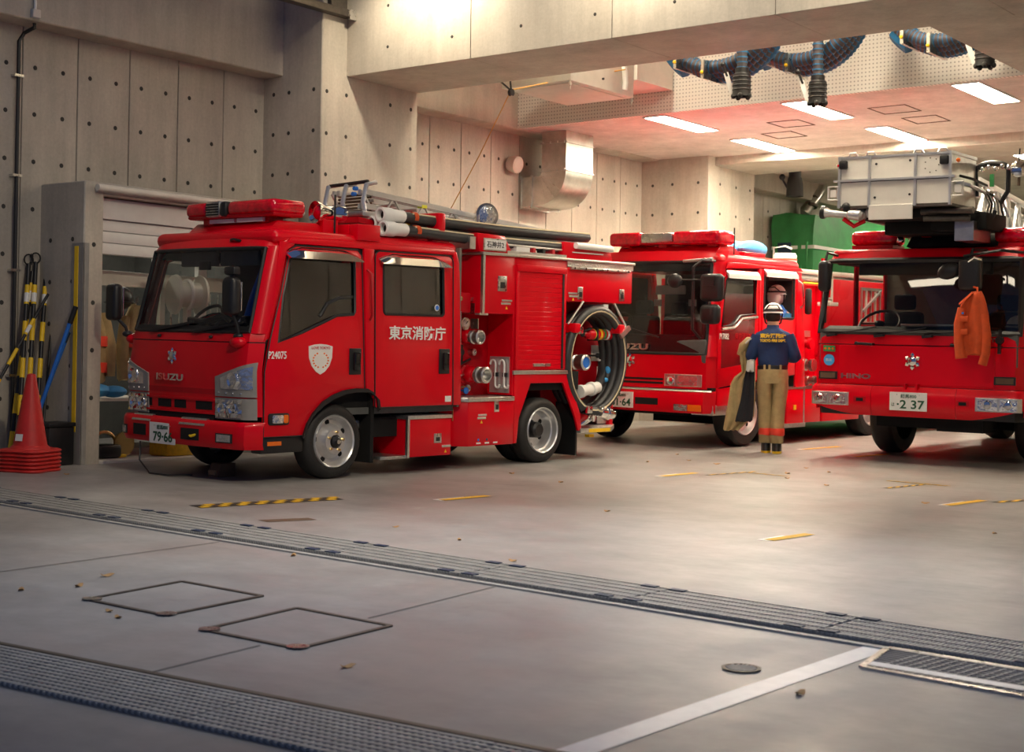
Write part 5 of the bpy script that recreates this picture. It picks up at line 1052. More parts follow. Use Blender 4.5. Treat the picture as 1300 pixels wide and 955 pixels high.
for x in (-.06, .07): MB().box(x-.012, x+.012, -.07, .0, .80, .86).build('plate_bracket', 'red', E3)
emblem(E3, c3.X(0, 1.10, .012), .095)
o = c3.X(-.82, .895, .004); o2 = c3.X(-.47, .895, .004); txt('maker_name', 'HINO', o, o2-o, (0, 0, 1), .35, .055, 'steel', E3, .012, .03)
o = c3.X(.61, 1.315, .004); txt('builder_name', 'MORITA', o, (1, .03, 0), (0, 0, 1), .33, .045, 'steel', E3, .008, .02)
for sg in (1, -1):
    a, b = sorted((sg*.70, sg*1.165)); h = b3.patch(a, b, .60, .745, .006, .03, 10, 2).build('headlamp', 'alu', E3, bevel=.004, seg=1)
    for q, w_ in ((.83, .2), (1.04, .17)): b3.patch(sg*q-w_/2, sg*q+w_/2, .615, .73, .012, .02, 6, 2).build('headlamp_lens', 'lens', h); MB().lathe([(.001, .012), (.035, .01), (.046, 0)], b3.X(sg*q, .675, .012), (0, -1, 0), 14).build('headlamp_bulb', 'chrome', h)
    a, b = sorted((sg*.50, sg*.64)); q = b3.patch(a, b, .645, .705, .004, .02, 4, 1).build('fog_lamp', 'red_flat', E3); a, b = sorted((sg*.53, sg*.61)); b3.patch(a, b, .655, .69, .008, .02, 4, 1).build('fog_lens', 'void', q)
    a, b = sorted((sg*.87, sg*1.09)); q = c3.patch(a, b, .88, .965, .008, .02, 6, 1).build('turn_lamp', 'black', E3); a, b = sorted((sg*.89, sg*1.07)); c3.patch(a, b, .892, .952, .014, .02, 6, 1).build('turn_lens', 'brown', q)
for x in (-.55, .52): MB().tube([c3.X(x-.1, 1.285, .0), c3.X(x-.1, 1.28, .035), c3.X(x+.1, 1.27, .035), c3.X(x+.1, 1.275, 0)], .016, 8).build('hatch_handle', 'black', E3)
for x in (-.94, -.38, .16): MB().bar(c3.X(x, 1.37, .03), c3.X(x+.52, 1.46, .02), .016, .012).bar(c3.X(x-.05, 1.36, .04), c3.X(x+.06, 1.375, .04), .045, .03).build('wiper', 'black', E3)
MB().plate([(-1.04, 1.185), (-.90, 1.18), (-.90, 1.245), (-1.04, 1.25)], [], lambda a, b: c3.X(a, b, .004), lambda a, b: c3.X(a, b, .012)).build('green_sticker', 'green_tarp', E3, smooth=False)
for k in range(3): MB().lathe([(.001, .014), (.014, .014), (.014, .008)], c3.X(-1.015+.045*k, 1.215, 0), (0, -1, 0), 10).build('sticker_dot', 'orange_lens', E3)
MB().lathe([(.001, .012), (.062, .012), (.062, .0)], c3.X(-.97, 1.09, .0), (0, -1, 0), 20).build('round_sticker', 'skyblue', E3); txt('sticker_words', '防災', c3.X(-1.005, 1.075, .014), (1, 0, 0), (0, 0, 1), .07, .03, 'white', E3, .002)
# mirrors
t = MB().box(-1.07, -.93, -.13, -.02, 1.84, 2.18).build('side_mirror', 'black', E3, bevel=.05, seg=4); MB().tube([(-1.0, -.06, 2.16), (-1.0, -.02, 2.27), (-.98, .2, 2.25)], .015, 6).tube([(-1.0, -.06, 1.86), (-1.04, .05, 1.5)], .012, 6).build('mirror_arm', 'black', t)
t = MB().box(.56, .80, -.26, -.14, 1.84, 2.18).build('side_mirror', 'black', E3, bevel=.05, seg=4); MB().tube([(.66, -.2, 2.16), (.68, -.15, 2.27), (.7, .2, 2.28)], .018, 6).tube([(.6, -.2, 2.2), (.95, -.1, 2.26), (1.1, .2, 2.25)], .016, 6).build('mirror_arm', 'black', t); MB().tube([(.68, -.27, 2.14), (.75, -.3, 2.18), (.82, -.27, 2.16)], .014, 6).build('mirror_clip', 'chrome', t)
t = MB().ball((.42, -.12, 2.05), .13, .06, .085, rot=Matrix.Rotation(-.25, 3, 'Y')).build('wide_angle_mirror', 'black', E3); MB().cyl((.5, -.12, 2.06), (.62, -.18, 2.08), .014, n=6).build('mirror_arm', 'black', t)
MB().cyl((.95, -.1, 1.34), (.95, -.04, 1.34), .04, n=10).bar((.95, -.08, 1.2), (.95, -.06, 1.45), .03).build('hinge_bracket', 'black', E3)
for x0_, x1_ in ((-.90, -.42), (.72, 1.1)):
    l_ = MB().box(x0_, x1_, .4, .72, 2.33, 2.37).build('beacon_bar', 'red_flat', E3); MB().box(x0_-.02, x1_+.02, .38, .74, 2.37, 2.53).build('beacon_lens', 'red_lens', l_, bevel=.06, seg=4)
MB().ball((-.36, .45, 2.42), .05, .04, .05).build('horn', 'chrome', E3); MB().box(-.3, .55, .6, 1.9, 2.3, 2.42).build('roof_panel', 'offwhite', E3, bevel=.01); MB().tube([(-.15, .55, 2.44), (-.12, .5, 2.46), (.0, .5, 2.44), (.02, .5, 2.38), (-.04, .5, 2.36)], .015, 6).build('red_hook', 'red', E3); MB().box(-.2, -.05, .52, .58, 2.42, 2.47).build('red_lamp', 'red_lens', E3)
MB().prism([(.35, 2.34), (.5, 2.46), (2.2, 2.54), (2.2, 2.40), (.6, 2.33)], 'x', -.25, .75).build('ladder_rest', 'void', E3, bevel=.01)
for k in range(7): MB().bar((-.2+.13*k, .45, 2.475), (-.2+.13*k, 2.1, 2.56), .035, .025).build('rest_slat', 'black', E3)
MB().box(-1.17, 1.17, 2.05, 7.6, .85, 1.5).build('body', 'red', E3, bevel=.02); MB().box(-1.15, 1.15, 2.05, 7.6, 1.5, 1.9).build('deck', 'alu', E3, bevel=.01)
MB().lathe([(.8, 0), (.8, .2), (.6, .25), (.6, .6), (.001, .6)], (0, 5.6, 1.9), (0, 0, 1), 28).build('turntable', 'silver', E3)
# ladder of the truck
LZ3 = lambda y: 3.08-.10*(y-.4)
for k, (hw_, z0_, z1_, ya, yb) in enumerate(((.46, -.50, 0, .55, 7.2), (.36, -.42, -.10, .75, 6.8))):
    for sg in (-1, 1):
        x = sg*hw_
        for z in (z0_, z1_): MB().bar((x, ya, LZ3(ya)+z), (x, yb, LZ3(yb)+z), .05, .055).build('ladder_rail', 'silver', E3)
        n_ = int((yb-ya)/.36)
        for j in range(n_):
            y = ya+.05+j*.36; MB().bar((x, y, LZ3(y)+z0_), (x, y+.18, LZ3(y+.18)+z1_), .035).bar((x, y+.36, LZ3(y+.36)+z0_), (x, y+.18, LZ3(y+.18)+z1_), .035).build('lattice_brace', 'silver', E3)
    for j in range(18): y = ya+.1+.34*j; MB().cyl((-hw_, y, LZ3(y)+z0_), (hw_, y, LZ3(y)+z0_), .02, n=8).build('rung', 'alu', E3)
# rescue basket
BK = thing('rescue_basket', 'silver panelled rescue basket hanging on the ladder tip over the right cab', 'basket', E3.matrix_world.copy())
x0, x1, y0, y1, z0, z1 = -.65, .56, -.50, .22, 2.73, 3.24
xs_ = [x0, -.31, .19, x1]
for i in range(3):
    for j, (a, b) in enumerate(((z0, 2.985), (3.0, z1-.005))): MB().box(xs_[i]+.012, xs_[i+1]-.012, y0, y0+.02, a, b).build('front_plate', 'basket', BK, bevel=.003, seg=1)
for x in xs_: MB().box(x-.014, x+.014, y0-.018, y0+.02, z0-.02, z1+.015).build('frame_post', 'silver', BK)
MB().box(x0-.06, x1+.05, y0-.025, y0, 2.985, 3.008).build('frame_rail', 'silver', BK); MB().box(x0+.01, x1-.01, y0-.005, y0+.01, 2.978, 2.987).build('rail_shadow', 'black', BK)
MB().box(x0, x1, y0-.01, y0+.03, z1-.01, z1+.012).build('top_rail', 'silver', BK)
for x in (x0, x1-.02):
    MB().box(x, x+.02, y0, y1, z0, z1).build('side_plate', 'galv', BK); MB().box(x-.01, x+.03, y0, y1, z1-.01, z1+.02).build('top_rail', 'silver', BK)
MB().box(x0, x1, y1-.02, y1, z0, z1-.1).build('rear_plate', 'galv', BK); MB().box(x0, x1, y0, y1, z0-.03, z0).build('basket_floor', 'cover_steel', BK)
MB().box(-.31, .17, y0-.02, y0, 2.575, 2.73).build('fold_flap', 'basket', BK, bevel=.004, seg=1)
for x, z in ((-.24, 3.16), (.13, 3.18), (-.25, 2.81), (.13, 2.83)): MB().cyl((x, y0-.006, z), (x, y0+.01, z), .013, n=10).build('bolt_hole', 'black', BK)
for k in range(7): a = 2*PI*k/7; MB().cyl((.36+.075*math.cos(a), y0-.004, 3.12+.075*math.sin(a)), (.36+.075*math.cos(a), y0+.01, 3.12+.075*math.sin(a)), .007, n=8).build('drill_hole', 'cover_steel', BK)
for x, s_ in ((-.6, 1), (.50, 1)):
    MB().box(x-.045, x+.045, y0-.05, y0, 3.12, 3.21).build('corner_lamp', 'black', BK, bevel=.015); MB().ball((x+(-.06 if x < 0 else .13), y0+(0 if x < 0 else .02), 3.16), .022).build('marker_light', 'red_lens' if x < 0 else 'orange_lens', BK)
for x in (-.5, -.3, .22, .48): MB().tube([(x-.05, y0, z1+.01), (x-.03, y0-.01, z1+.045), (x+.03, y0-.01, z1+.045), (x+.05, y0, z1+.01)], .012, 6).build('top_clip', 'silver', BK)
for x, s_ in ((x0-.07, -1), (x1+.08, 1)):
    MB().tube([(x-.05, y0-.02, 2.80), (x+.06, y0-.02, 2.80), (x+.06, y0-.02, 2.94), (x-.05, y0-.02, 2.94)], .012, 6, closed=True).build('side_loop', 'silver', BK); MB().box(x-.03, x+.035, y0-.015, y0, 2.83, 2.91).build('loop_plate', 'white', BK)
MB().tube([(x1+.0, y0+.15, 2.95), (x1+.12, y0+.2, 2.92), (x1+.1, y0+.6, 2.9), (x1+.05, y1+.3, 2.88)], .022, 8).build('side_rail', 'silver', BK); MB().tube([(x1+.02, y0+.2, 3.02), (x1+.12, y0+.3, 2.99), (x1+.12, y1, 2.96)], .014, 6).build('hand_rail', 'black', BK)
# hoop, cables and lamp at the basket rear
MB().tube(arc((.72, .25, 3.12), .17, 0, 180, 10, (1, .1, 0), (0, 0, .45))[::1], .03, 8).tube([(.89, .26, 3.12), (.88, .28, 2.9), (.80, .3, 2.78)], .026, 8).tube([(.55, .23, 3.12), (.56, .25, 2.85)], .026, 8).build('black_hoop', 'black', BK)
MB().tube(arc((.62, .1, 2.72), .20, 180, 350, 12, (1, 0, 0), (0, .1, 1)), .024, 8).build('cable_loop', 'black', BK)
for k in range(6): MB().tube([(.5+.05*k, .25, 3.0-.03*k), (.62+.04*k, .3, 2.9-.02*k), (.66+.03*k, .36, 2.78), (.60+.05*k, .4, 2.64)], .012, 6).build('hydraulic_hose', ('steel', 'black', 'silver')[k % 3], BK)
o = MB().lathe([(.02, -.05), (.07, -.03), (.085, .02), (.07, .03), (.001, .035)], (1.0, .25, 3.12), (.3, -1, 0), 16).build('flood_lamp', 'chrome', BK); MB().cyl((1.0, .26, 2.95), (1.0, .26, 3.05), .015).build('lamp_post', 'brown', o)
MB().box(.70, .74, .24, .27, 2.95, 3.08).build('green_fitting', 'green_tarp', BK); MB().cyl((.98, .3, 3.1), (.99, .3, 3.34), .008, n=6).build('antenna', 'black', BK)
for k in range(5): MB().ball((.62+.07*k, .24, 3.14+.02*(k % 2)), .03).build('knob', 'chrome', BK)
# underside gear and water cannon
MB().box(-.55, .6, -.3, .6, 2.60, 2.70).box(.2, .8, -.1, .5, 2.48, 2.66).box(-.4, .4, .1, .9, 2.46, 2.6).build('under_frame', 'void', BK, bevel=.02); MB().cyl((.2, -.35, 2.66), (.75, -.35, 2.66), .035).cyl((.25, -.42, 2.58), (.7, -.3, 2.58), .03).build('ram', 'cover_steel', BK); MB().box(.5, .7, -.2, .3, 2.36, 2.56).build('support_block', 'galv', BK)
MB().lathe([(.02, 0), (.045, .0), (.05, .03), (.05, .07), (.035, .09), (.03, .28), (.05, .30), (.055, .42), (.03, .45)], (-.83, -.55, 2.67), (1, .15, -.1), 18).build('water_cannon', 'silver', BK); MB().lathe([(.052, 0), (.07, .01), (.07, .05), (.03, .05), (.03, .02)], (-.84, -.55, 2.672), (1, .15, -.1), 18).build('nozzle_ring', 'black', BK)
MB().ball((-.45, -.4, 2.64), .07).ball((-.33, -.42, 2.66), .06).build('cannon_joint', 'silver', BK); MB().tube([(-.6, -.5, 2.6), (-.5, -.45, 2.52), (-.4, -.4, 2.58)], .025, 8).build('red_pipe', 'red', BK); MB().ball((-.57, -.5, 2.72), .05).build('cannon_knob', 'black', BK)
# green covered plant at the back
t = thing('covered_locker', 'tall cabinet under a green tarpaulin with a white strap in the rear left bay', 'tarpaulin cabinet', (0, 0, 0))
R = []; nz_ = 14
for k in range(nz_+1):
    z = 1.05+(4.1-1.05)*k/nz_; R.append([])
    for i in range(40):
        f = i/40*4; s_ = int(f); g_ = f-s_; P = [(-12.3, 24), (-11.55, 24), (-11.55, 28.2), (-12.3, 28.2)]; a, b = P[s_], P[(s_+1) % 4]
        w_ = .02*math.sin(9*f+z*3)+.015*math.sin(23*f-z*5); sh_ = 1+.02*(z < 3.9); cx_, cy_ = -11.92, 26.1
        x, y = a[0]+(b[0]-a[0])*g_, a[1]+(b[1]-a[1])*g_; R[-1].append((cx_+(x-cx_)*sh_+w_, cy_+(y-cy_)*sh_+w_, z+.03*math.sin(5*f) if k == nz_ else z))
MB().loft(R).build('tarpaulin', 'green_tarp', t, ang=60); MB().box(-12.28, -11.58, 24.03, 28.15, .6, 1.06).build('shadow_base', 'void', t)  # black base added to stand for the shadow seen under the middle engine
MB().box(-12.33, -11.5, 23.94, 28.25, 3.48, 3.54).build('strap', 'white', t); MB().box(-12.2, -11.95, 23.93, 24.0, 3.25, 3.6).build('clear_patch', 'vent_blue', t); MB().box(-12.15, -11.75, 23.94, 23.99, 2.5, 3.2).build('tarp_pocket', 'green_tarp', t); MB().cyl((-11.65, 23.95, 2.5), (-11.65, 23.95, 3.6), .025).build('cover_cord', 'green_tarp', t)
t = thing('exhaust_pipe', 'grey stub pipe bending into the left wall above the green cabinet', 'pipe', (0, 0, 0)); MB().tube([(-12.28, 25.2, 4.24), (-12.2, 25.0, 4.27), (-12.1, 25.2, 4.5), (-12.1, 25.5, 4.75)], .1, 12).build('pipe', 'galv', t)
for z in (4.36, 4.5): MB().lathe([(.105, -.03), (.115, 0), (.105, .03)], (-12.12, 25.1 if z < 4.4 else 25.2, z), (0, .3, 1), 14).build('pipe_band', 'cover_steel', t)
# ============================================================ people and cloth
def skin_body(name, V, E_, m, parent, sub=2):
    """V: list of (x, y, z, rx, ry); one continuous skinned surface rooted at vertex 0"""
    me = bpy.data.meshes.new(name); me.from_pydata([v[:3] for v in V], E_, []); o = bpy.data.objects.new(name, me); COL.objects.link(o)
    o.modifiers.new('skin', 'SKIN'); sv = me.skin_vertices[0].data
    for d, v in zip(sv, V): d.radius = (v[3], v[4] if len(v) > 4 else v[3]); d.use_root = False
    sv[0].use_root = True
    s = o.modifiers.new('sub', 'SUBSURF'); s.levels = s.render_levels = sub
    bpy.context.view_layer.update(); me2 = bpy.data.meshes.new_from_object(o.evaluated_get(bpy.context.evaluated_depsgraph_get()))
    bpy.data.objects.remove(o); me2.name = name; me2.materials.clear(); me2.materials.append(M[m]); me2.shade_smooth()
    o = bpy.data.objects.new(name, me2); COL.objects.link(o); o.parent = parent; return o
def hand_chain(V, E_, wi, d, nrm, side_):
    """five fingers rooted in the palm of wrist vertex wi; d forward, nrm palm side, side_ toward thumb"""
    w = Vector(V[wi][:3]); d, nrm, sd = Vector(d).normalized(), Vector(nrm).normalized(), Vector(side_).normalized()
    p = w+d*.05; V.append((*p, .036, .018)); pi = len(V)-1; E_.append((wi, pi))
    k = w+d*.085; V.append((*k, .038, .015)); ki = len(V)-1; E_.append((pi, ki))
    for j, L in enumerate((.068, .076, .07, .055)):
        b = k+sd*(.026-.018*j); q = b+d*L*.5+nrm*.008; e = q+d*L*.2+nrm*L*.45
        n = len(V); V += [(*(b+d*.01), .0095, .0095), (*q, .0085, .0085), (*e, .0075, .0075)]; E_ += [(ki, n), (n, n+1), (n+1, n+2)]
    b = p+sd*.03; q = b+sd*.022+d*.025+nrm*.01; e = q+d*.03+nrm*.015; n = len(V)
    V += [(*b, .012, .012), (*q, .0105, .0105), (*e, .009, .009)]; E_ += [(pi, n), (n, n+1), (n+1, n+2)]
def face(par, c, r, fwd):
    """eyes, nose, mouth and ears on a head ball of radius r at c, looking along fwd"""
    c, f = Vector(c), Vector(fwd).normalized(); s = f.cross(Vector((0, 0, 1))).normalized(); u = s.cross(f)
    for k in (-1, 1):
        MB().ball(c+f*r*.86+s*k*r*.34+u*.0, r*.14, r*.14, r*.08, 8, 6).build('eye', 'white', par); MB().ball(c+f*r*.97+s*k*r*.34, r*.06, n=8, m=5).build('pupil', 'black', par)
        MB().ball(c+s*k*r*.9-u*r*.1, r*.1, r*.16, r*.26, 8, 6).build('ear', 'skin', par)
        MB().bar(c+f*r*.92+s*k*r*.2+u*r*.24, c+f*r*.86+s*k*r*.5+u*r*.22, r*.06, r*.05).build('eyebrow', 'hair', par)
    MB().ball(c+f*r*1.02-u*r*.24, r*.13, r*.15, r*.24, 8, 6).build('nose', 'skin', par); MB().ball(c+f*r*.92-u*r*.58, r*.26, r*.1, r*.06, 8, 6).build('mouth', 'badge_red', par)
def helmet(par, c, r, tilt=0, band=True):
    c = Vector(c); R = []
    for k in range(8):
        a = PI/2*k/7; R.append([(c.x+r*math.cos(a)*math.cos(t), c.y+1.15*r*math.cos(a)*math.sin(t), c.z+r*1.02*math.sin(a)) for t in (2*PI*j/24 for j in range(24))])
    R.insert(0, [(c.x+r*1.1*math.cos(t), c.y+1.15*r*1.12*math.sin(t), c.z-.012) for t in (2*PI*j/24 for j in range(24))]); R.insert(0, [(c.x+r*.95*math.cos(t), c.y+1.1*r*.97*math.sin(t), c.z-.014) for t in (2*PI*j/24 for j in range(24))])
    h = MB().loft(R, True, False).build('helmet', 'white', par)
    MB().loft([[(c.x+(r*1.0+e)*math.cos(t), c.y+1.15*(r+e)*math.sin(t), z) for t in (2*PI*j/24 for j in range(24))] for z, e in ((c.z+.012, .004), (c.z+.012, .008), (c.z+.03, .007), (c.z+.03, .003))]).build('helmet_band', 'black', h)
    MB().tube([(c.x+s_*r*.98, c.y, c.z-.01) if i == 0 else (c.x+s_*r*.8, c.y+.02, c.z-.12) for s_ in (-1,) for i in (0, 1)]+[(c.x, c.y+.05, c.z-.185), (c.x+r*.8, c.y+.02, c.z-.12), (c.x+r*.98, c.y, c.z-.01)], .009, 6).build('chin_strap', 'black', h)
    MB().tube([(c.x-r*.9, c.y-r*.3, c.z+.0), (c.x-r*.45, c.y-r*1.2, c.z+.075), (c.x+r*.45, c.y-r*1.2, c.z+.075), (c.x+r*.9, c.y-r*.3, c.z)], .007, 6).build('goggle_strap', 'black', h); return h
P1 = thing('person', 'person in white helmet, navy shirt and khaki trousers standing with back turned', 'person', frame(-8.0, 15.6, -.47, False))
V = [(0, 0, .90, .13, .10), (0, 0, 1.05, .125, .09), (0, .01, 1.22, .15, .095), (0, .0, 1.34, .13, .085), (0, .01, 1.42, .055, .055), (0, .03, 1.50, .075, .085), (0, .035, 1.60, .078, .09),
     (.17, 0, 1.345, .055), (.245, -.02, 1.10, .042), (.20, .22, 1.08, .028), (-.17, 0, 1.345, .055), (-.235, .0, 1.10, .042), (-.24, .23, 1.14, .028),
     (.075, 0, .86, .09), (.06, .02, .50, .06), (.055, -.03, .09, .042), (.055, .08, .04, .04), (-.08, 0, .86, .09), (-.075, .04, .50, .06), (-.065, .06, .09, .042), (-.07, .17, .04, .04)]
Eg = [(0, 1), (1, 2), (2, 3), (3, 4), (4, 5), (5, 6), (3, 7), (7, 8), (8, 9), (3, 10), (10, 11), (11, 12), (0, 13), (13, 14), (14, 15), (15, 16), (0, 17), (17, 18), (18, 19), (19, 20)]
hand_chain(V, Eg, 9, (-.3, 1, .1), (0, 0, -1), (-1, -.3, 0)); hand_chain(V, Eg, 12, (-.1, 1, -.2), (0, 0, -1), (1, 0, 0))
bd = skin_body('body', V, Eg, 'skin', P1)
face(bd, (0, .035, 1.565), .092, (0, 1, -.1))
hr = MB().ball((0, .02, 1.565), .088, .095, .085, 16, 10); hr.build('hair', 'hair', P1)
helmet(P1, (0, .03, 1.615), .108)
def ell(cx, cy, z, rx, ry, n=22, wob=0, ph=0): return [(cx+rx*math.cos(t)*(1+wob*math.sin(3*t+ph)), cy+ry*math.sin(t)*(1+wob*math.cos(4*t+ph*1.7)), z+wob*.15*math.sin(2*t+ph)) for t in (2*PI*j/n for j in range(n))]
sh = MB().loft([ell(0, 0, .985, .158, .115, wob=.02), ell(0, 0, 1.02, .172, .125, wob=.04, ph=1), ell(0, 0, 1.08, .176, .13, wob=.04, ph=2), ell(0, .0, 1.16, .182, .13, wob=.03, ph=3), ell(0, 0, 1.25, .20, .13, wob=.02, ph=4), ell(0, 0, 1.33, .215, .12), ell(0, .0, 1.375, .19, .105), ell(0, .0, 1.41, .115, .085), ell(0, .005, 1.435, .072, .075), ell(0, .005, 1.465, .07, .074), ell(0, .005, 1.465, .06, .065), ell(0, .005, 1.43, .058, .06)])
SH = sh.build('shirt', 'navy', P1, ang=70)
for s_, e, w_ in ((1, (.255, -.025, 1.10), (.205, .20, 1.085)), (-1, (-.245, 0, 1.10), (-.245, .2, 1.135))):
    a = Vector((s_*.165, 0, 1.345)); e, w_ = Vector(e), Vector(w_); pts = [a, a.lerp(e, .3), a.lerp(e, .55), a.lerp(e, .8), e, e.lerp(w_, .25), e.lerp(w_, .6), w_]
    MB().tube(pts, [.075, .079, .070, .071, .066, .063, .055, .048], 16).build('sleeve', 'navy', SH, ang=70)
txt('shirt_words', '東京消防庁', (-.145, -.143, 1.312), (1, 0, 0), (0, .06, 1), .29, .055, 'hivis' if 0 else 'yellow', SH, .016, .05); txt('shirt_words', 'TOKYO FIRE DEPT.', (-.145, -.145, 1.268), (1, 0, 0), (0, .06, 1), .29, .032, 'yellow', SH, .016, .04)
MB().loft([ell(0, 0, .955, .168, .122), ell(0, 0, .96, .173, .126), ell(0, 0, 1.0, .173, .126), ell(0, 0, 1.005, .165, .12)]).build('belt', 'black', P1)
tr_ = [[ell(0, 0, 1.0, .166, .118), ell(0, 0, .93, .174, .13, wob=.02), ell(0, 0, .86, .176, .135, wob=.03, ph=1), ell(0, 0, .80, .172, .13, wob=.03, ph=2)]]
T = MB().loft(tr_[0])
for s_, kx, ky, fx, fy in ((1, .068, .02, .055, -.03), (-1, -.082, .045, -.068, .06)):
    hx = s_*.088
    T.loft([ell(hx, 0, .86, .085, .12, wob=.02), ell(hx, 0, .76, .092, .115, wob=.04, ph=s_), ell((hx+kx)/2, ky*.5, .64, .085, .105, wob=.05, ph=2), ell(kx, ky, .5, .08, .095, wob=.05, ph=3+s_), ell((kx+fx)/2, (ky+fy)/2, .34, .078, .092, wob=.07, ph=4), ell(fx, fy, .2, .078, .092, wob=.06, ph=5), ell(fx, fy, .12, .076, .09, wob=.05, ph=6), ell(fx, fy, .115, .06, .07), ell(fx, fy, .3, .055, .07)])
TR = T.build('trousers', 'khaki', P1, ang=75)
for fx, fy in ((.055, -.03), (-.068, .06)): MB().loft([ell(fx, fy, .205, .083, .098, wob=.04), ell(fx, fy, .21, .087, .102, wob=.04), ell(fx, fy, .28, .087, .102, wob=.04), ell(fx, fy, .285, .08, .095)]).build('red_band', 'band', TR)
for x in (-.09, -.035, .09): MB().box(x-.012, x+.012, -.135, -.122, .94, 1.01).build('belt_loop', 'khaki', TR)
for fx, fy in ((.055, -.03), (-.068, .06)):
    b = MB().loft([ell(fx, fy, .2, .058, .07), ell(fx, fy, .1, .055, .07), ell(fx, fy+.03, .06, .056, .11), ell(fx, fy+.05, .025, .056, .15), ell(fx, fy+.05, .015, .052, .145)]).build('boot', 'black', P1)
    MB().loft([ell(fx, fy+.05, .026, .058, .152), ell(fx, fy+.05, .0, .057, .15)]).build('boot_sole', 'yellow', b)
# coat carried over the left arm
CT = thing('carried_coat', 'tan turnout coat with black lining hanging from the left arm of the standing person', 'coat', P1.matrix_world.copy())
def cloth(rows, y, th, n=14, amp=.015, ph=0, freq=9):
    m = MB(); R = []
    for z, xl, xr, yo in rows:
        a = [(xl+(xr-xl)*i/n, y+yo+amp*math.sin(freq*i/n*2+ph+z*4)+amp*.5*math.sin(z*21+i), z+.012*math.sin(i*1.7+z*9)) for i in range(n+1)]
        R.append(a+[(p[0]+.004, p[1]+th, p[2]) for p in a[::-1]])
    return m.loft(R)
cloth([(.255, -.555, -.37, 0), (.40, -.535, -.215, 0), (.60, -.50, -.20, .0), (.78, -.475, -.2, .01), (.86, -.43, -.2, .02), (.92, -.35, -.2, .02), (1.05, -.37, -.2, .02), (1.16, -.375, -.21, .03), (1.25, -.30, -.215, .05), (1.31, -.25, -.21, .09)], .0, .14, amp=.022).build('coat_body', 'khaki', CT, ang=75)
cloth([(.36, -.42, -.225, 0), (.6, -.36, -.21, 0), (.9, -.31, -.205, .015), (1.05, -.27, -.205, .02), (1.12, -.24, -.21, .03)], -.055, .04, amp=.012, ph=1).build('coat_lining', 'coat_lining', CT, ang=75)
cloth([(.935, -.30, -.212, 0), (1.0, -.295, -.21, .0), (1.06, -.29, -.208, .01)], -.075, .02, 6, amp=.004).build('reflective_stripe', 'reflective', CT)
MB().tube([(-.22, .06, 1.30), (-.27, .03, 1.29), (-.34, .04, 1.22), (-.38, .06, 1.12)], [.03, .045, .05, .03], 10).build('coat_collar', 'khaki', CT, ang=75)
MB().tube([(-.205, -.03, 1.31), (-.26, -.04, 1.30), (-.31, -.03, 1.25)], .012, 6).build('collar_edge', 'reflective', CT)
# person in the rear window of the middle engine
P2 = thing('person', 'person in a white helmet and blue jacket inside the middle engine rear window', 'person', E2.matrix_world @ Matrix.Translation((-.27, 1.02, 0)))
V = [(0, 0, 1.12, .14, .1), (0, 0, 1.3, .14, .1), (0, .0, 1.52, .17, .1), (0, 0, 1.64, .12, .08), (0, 0, 1.72, .05, .05), (0, -.01, 1.8, .075, .085), (0, -.01, 1.88, .075, .085), (.17, 0, 1.6, .055), (.2, -.05, 1.36, .042), (.1, -.22, 1.36, .03), (-.17, 0, 1.6, .055), (-.2, -.05, 1.36, .042), (-.1, -.22, 1.36, .03)]
Eg = [(0, 1), (1, 2), (2, 3), (3, 4), (4, 5), (5, 6), (3, 7), (7, 8), (8, 9), (3, 10), (10, 11), (11, 12)]
hand_chain(V, Eg, 9, (-.3, -1, .1), (0, 0, -1), (-1, .3, 0)); hand_chain(V, Eg, 12, (.3, -1, .1), (0, 0, -1), (1, .3, 0))
bd = skin_body('body', V, Eg, 'skin', P2); face(bd, (0, -.01, 1.85), .092, (.2, -1, -.3)); MB().ball((0, .01, 1.86), .09, .097, .085).build('hair', 'hair', P2); helmet(P2, (0, 0, 1.88), .112); MB().ball((0, .01, 1.85), .104, .108, .115).build('white_hood', 'white', P2)
MB().loft([ell(0, -.06, 1.74, .06, .05), ell(0, -.07, 1.8, .085, .07), ell(0, -.07, 1.87, .09, .07), ell(0, -.06, 1.9, .07, .05)]).build('face_mask', 'white', P2)
J = MB().loft([ell(0, 0, 1.1, .17, .13, wob=.03), ell(0, 0, 1.3, .18, .14, wob=.04, ph=2), ell(0, 0, 1.5, .205, .14, wob=.03, ph=3), ell(0, 0, 1.62, .2, .12), ell(0, 0, 1.69, .11, .09), ell(0, 0, 1.74, .075, .075)]).build('jacket', 'blue', P2, ang=70)
for s_ in (-1, 1): MB().tube([(s_*.165, 0, 1.61), (s_*.19, -.02, 1.5), (s_*.21, -.05, 1.36), (s_*.15, -.14, 1.36), (s_*.11, -.2, 1.36)], [.07, .075, .065, .06, .05], 12).build('sleeve', 'skyblue' if s_ > 0 else 'blue', J, ang=70)
MB().box(-.25, .25, -.3, .24, .95, 1.1).build('bench', 'seat', E2, bevel=.04).location = (-.27, 1.0, 0)
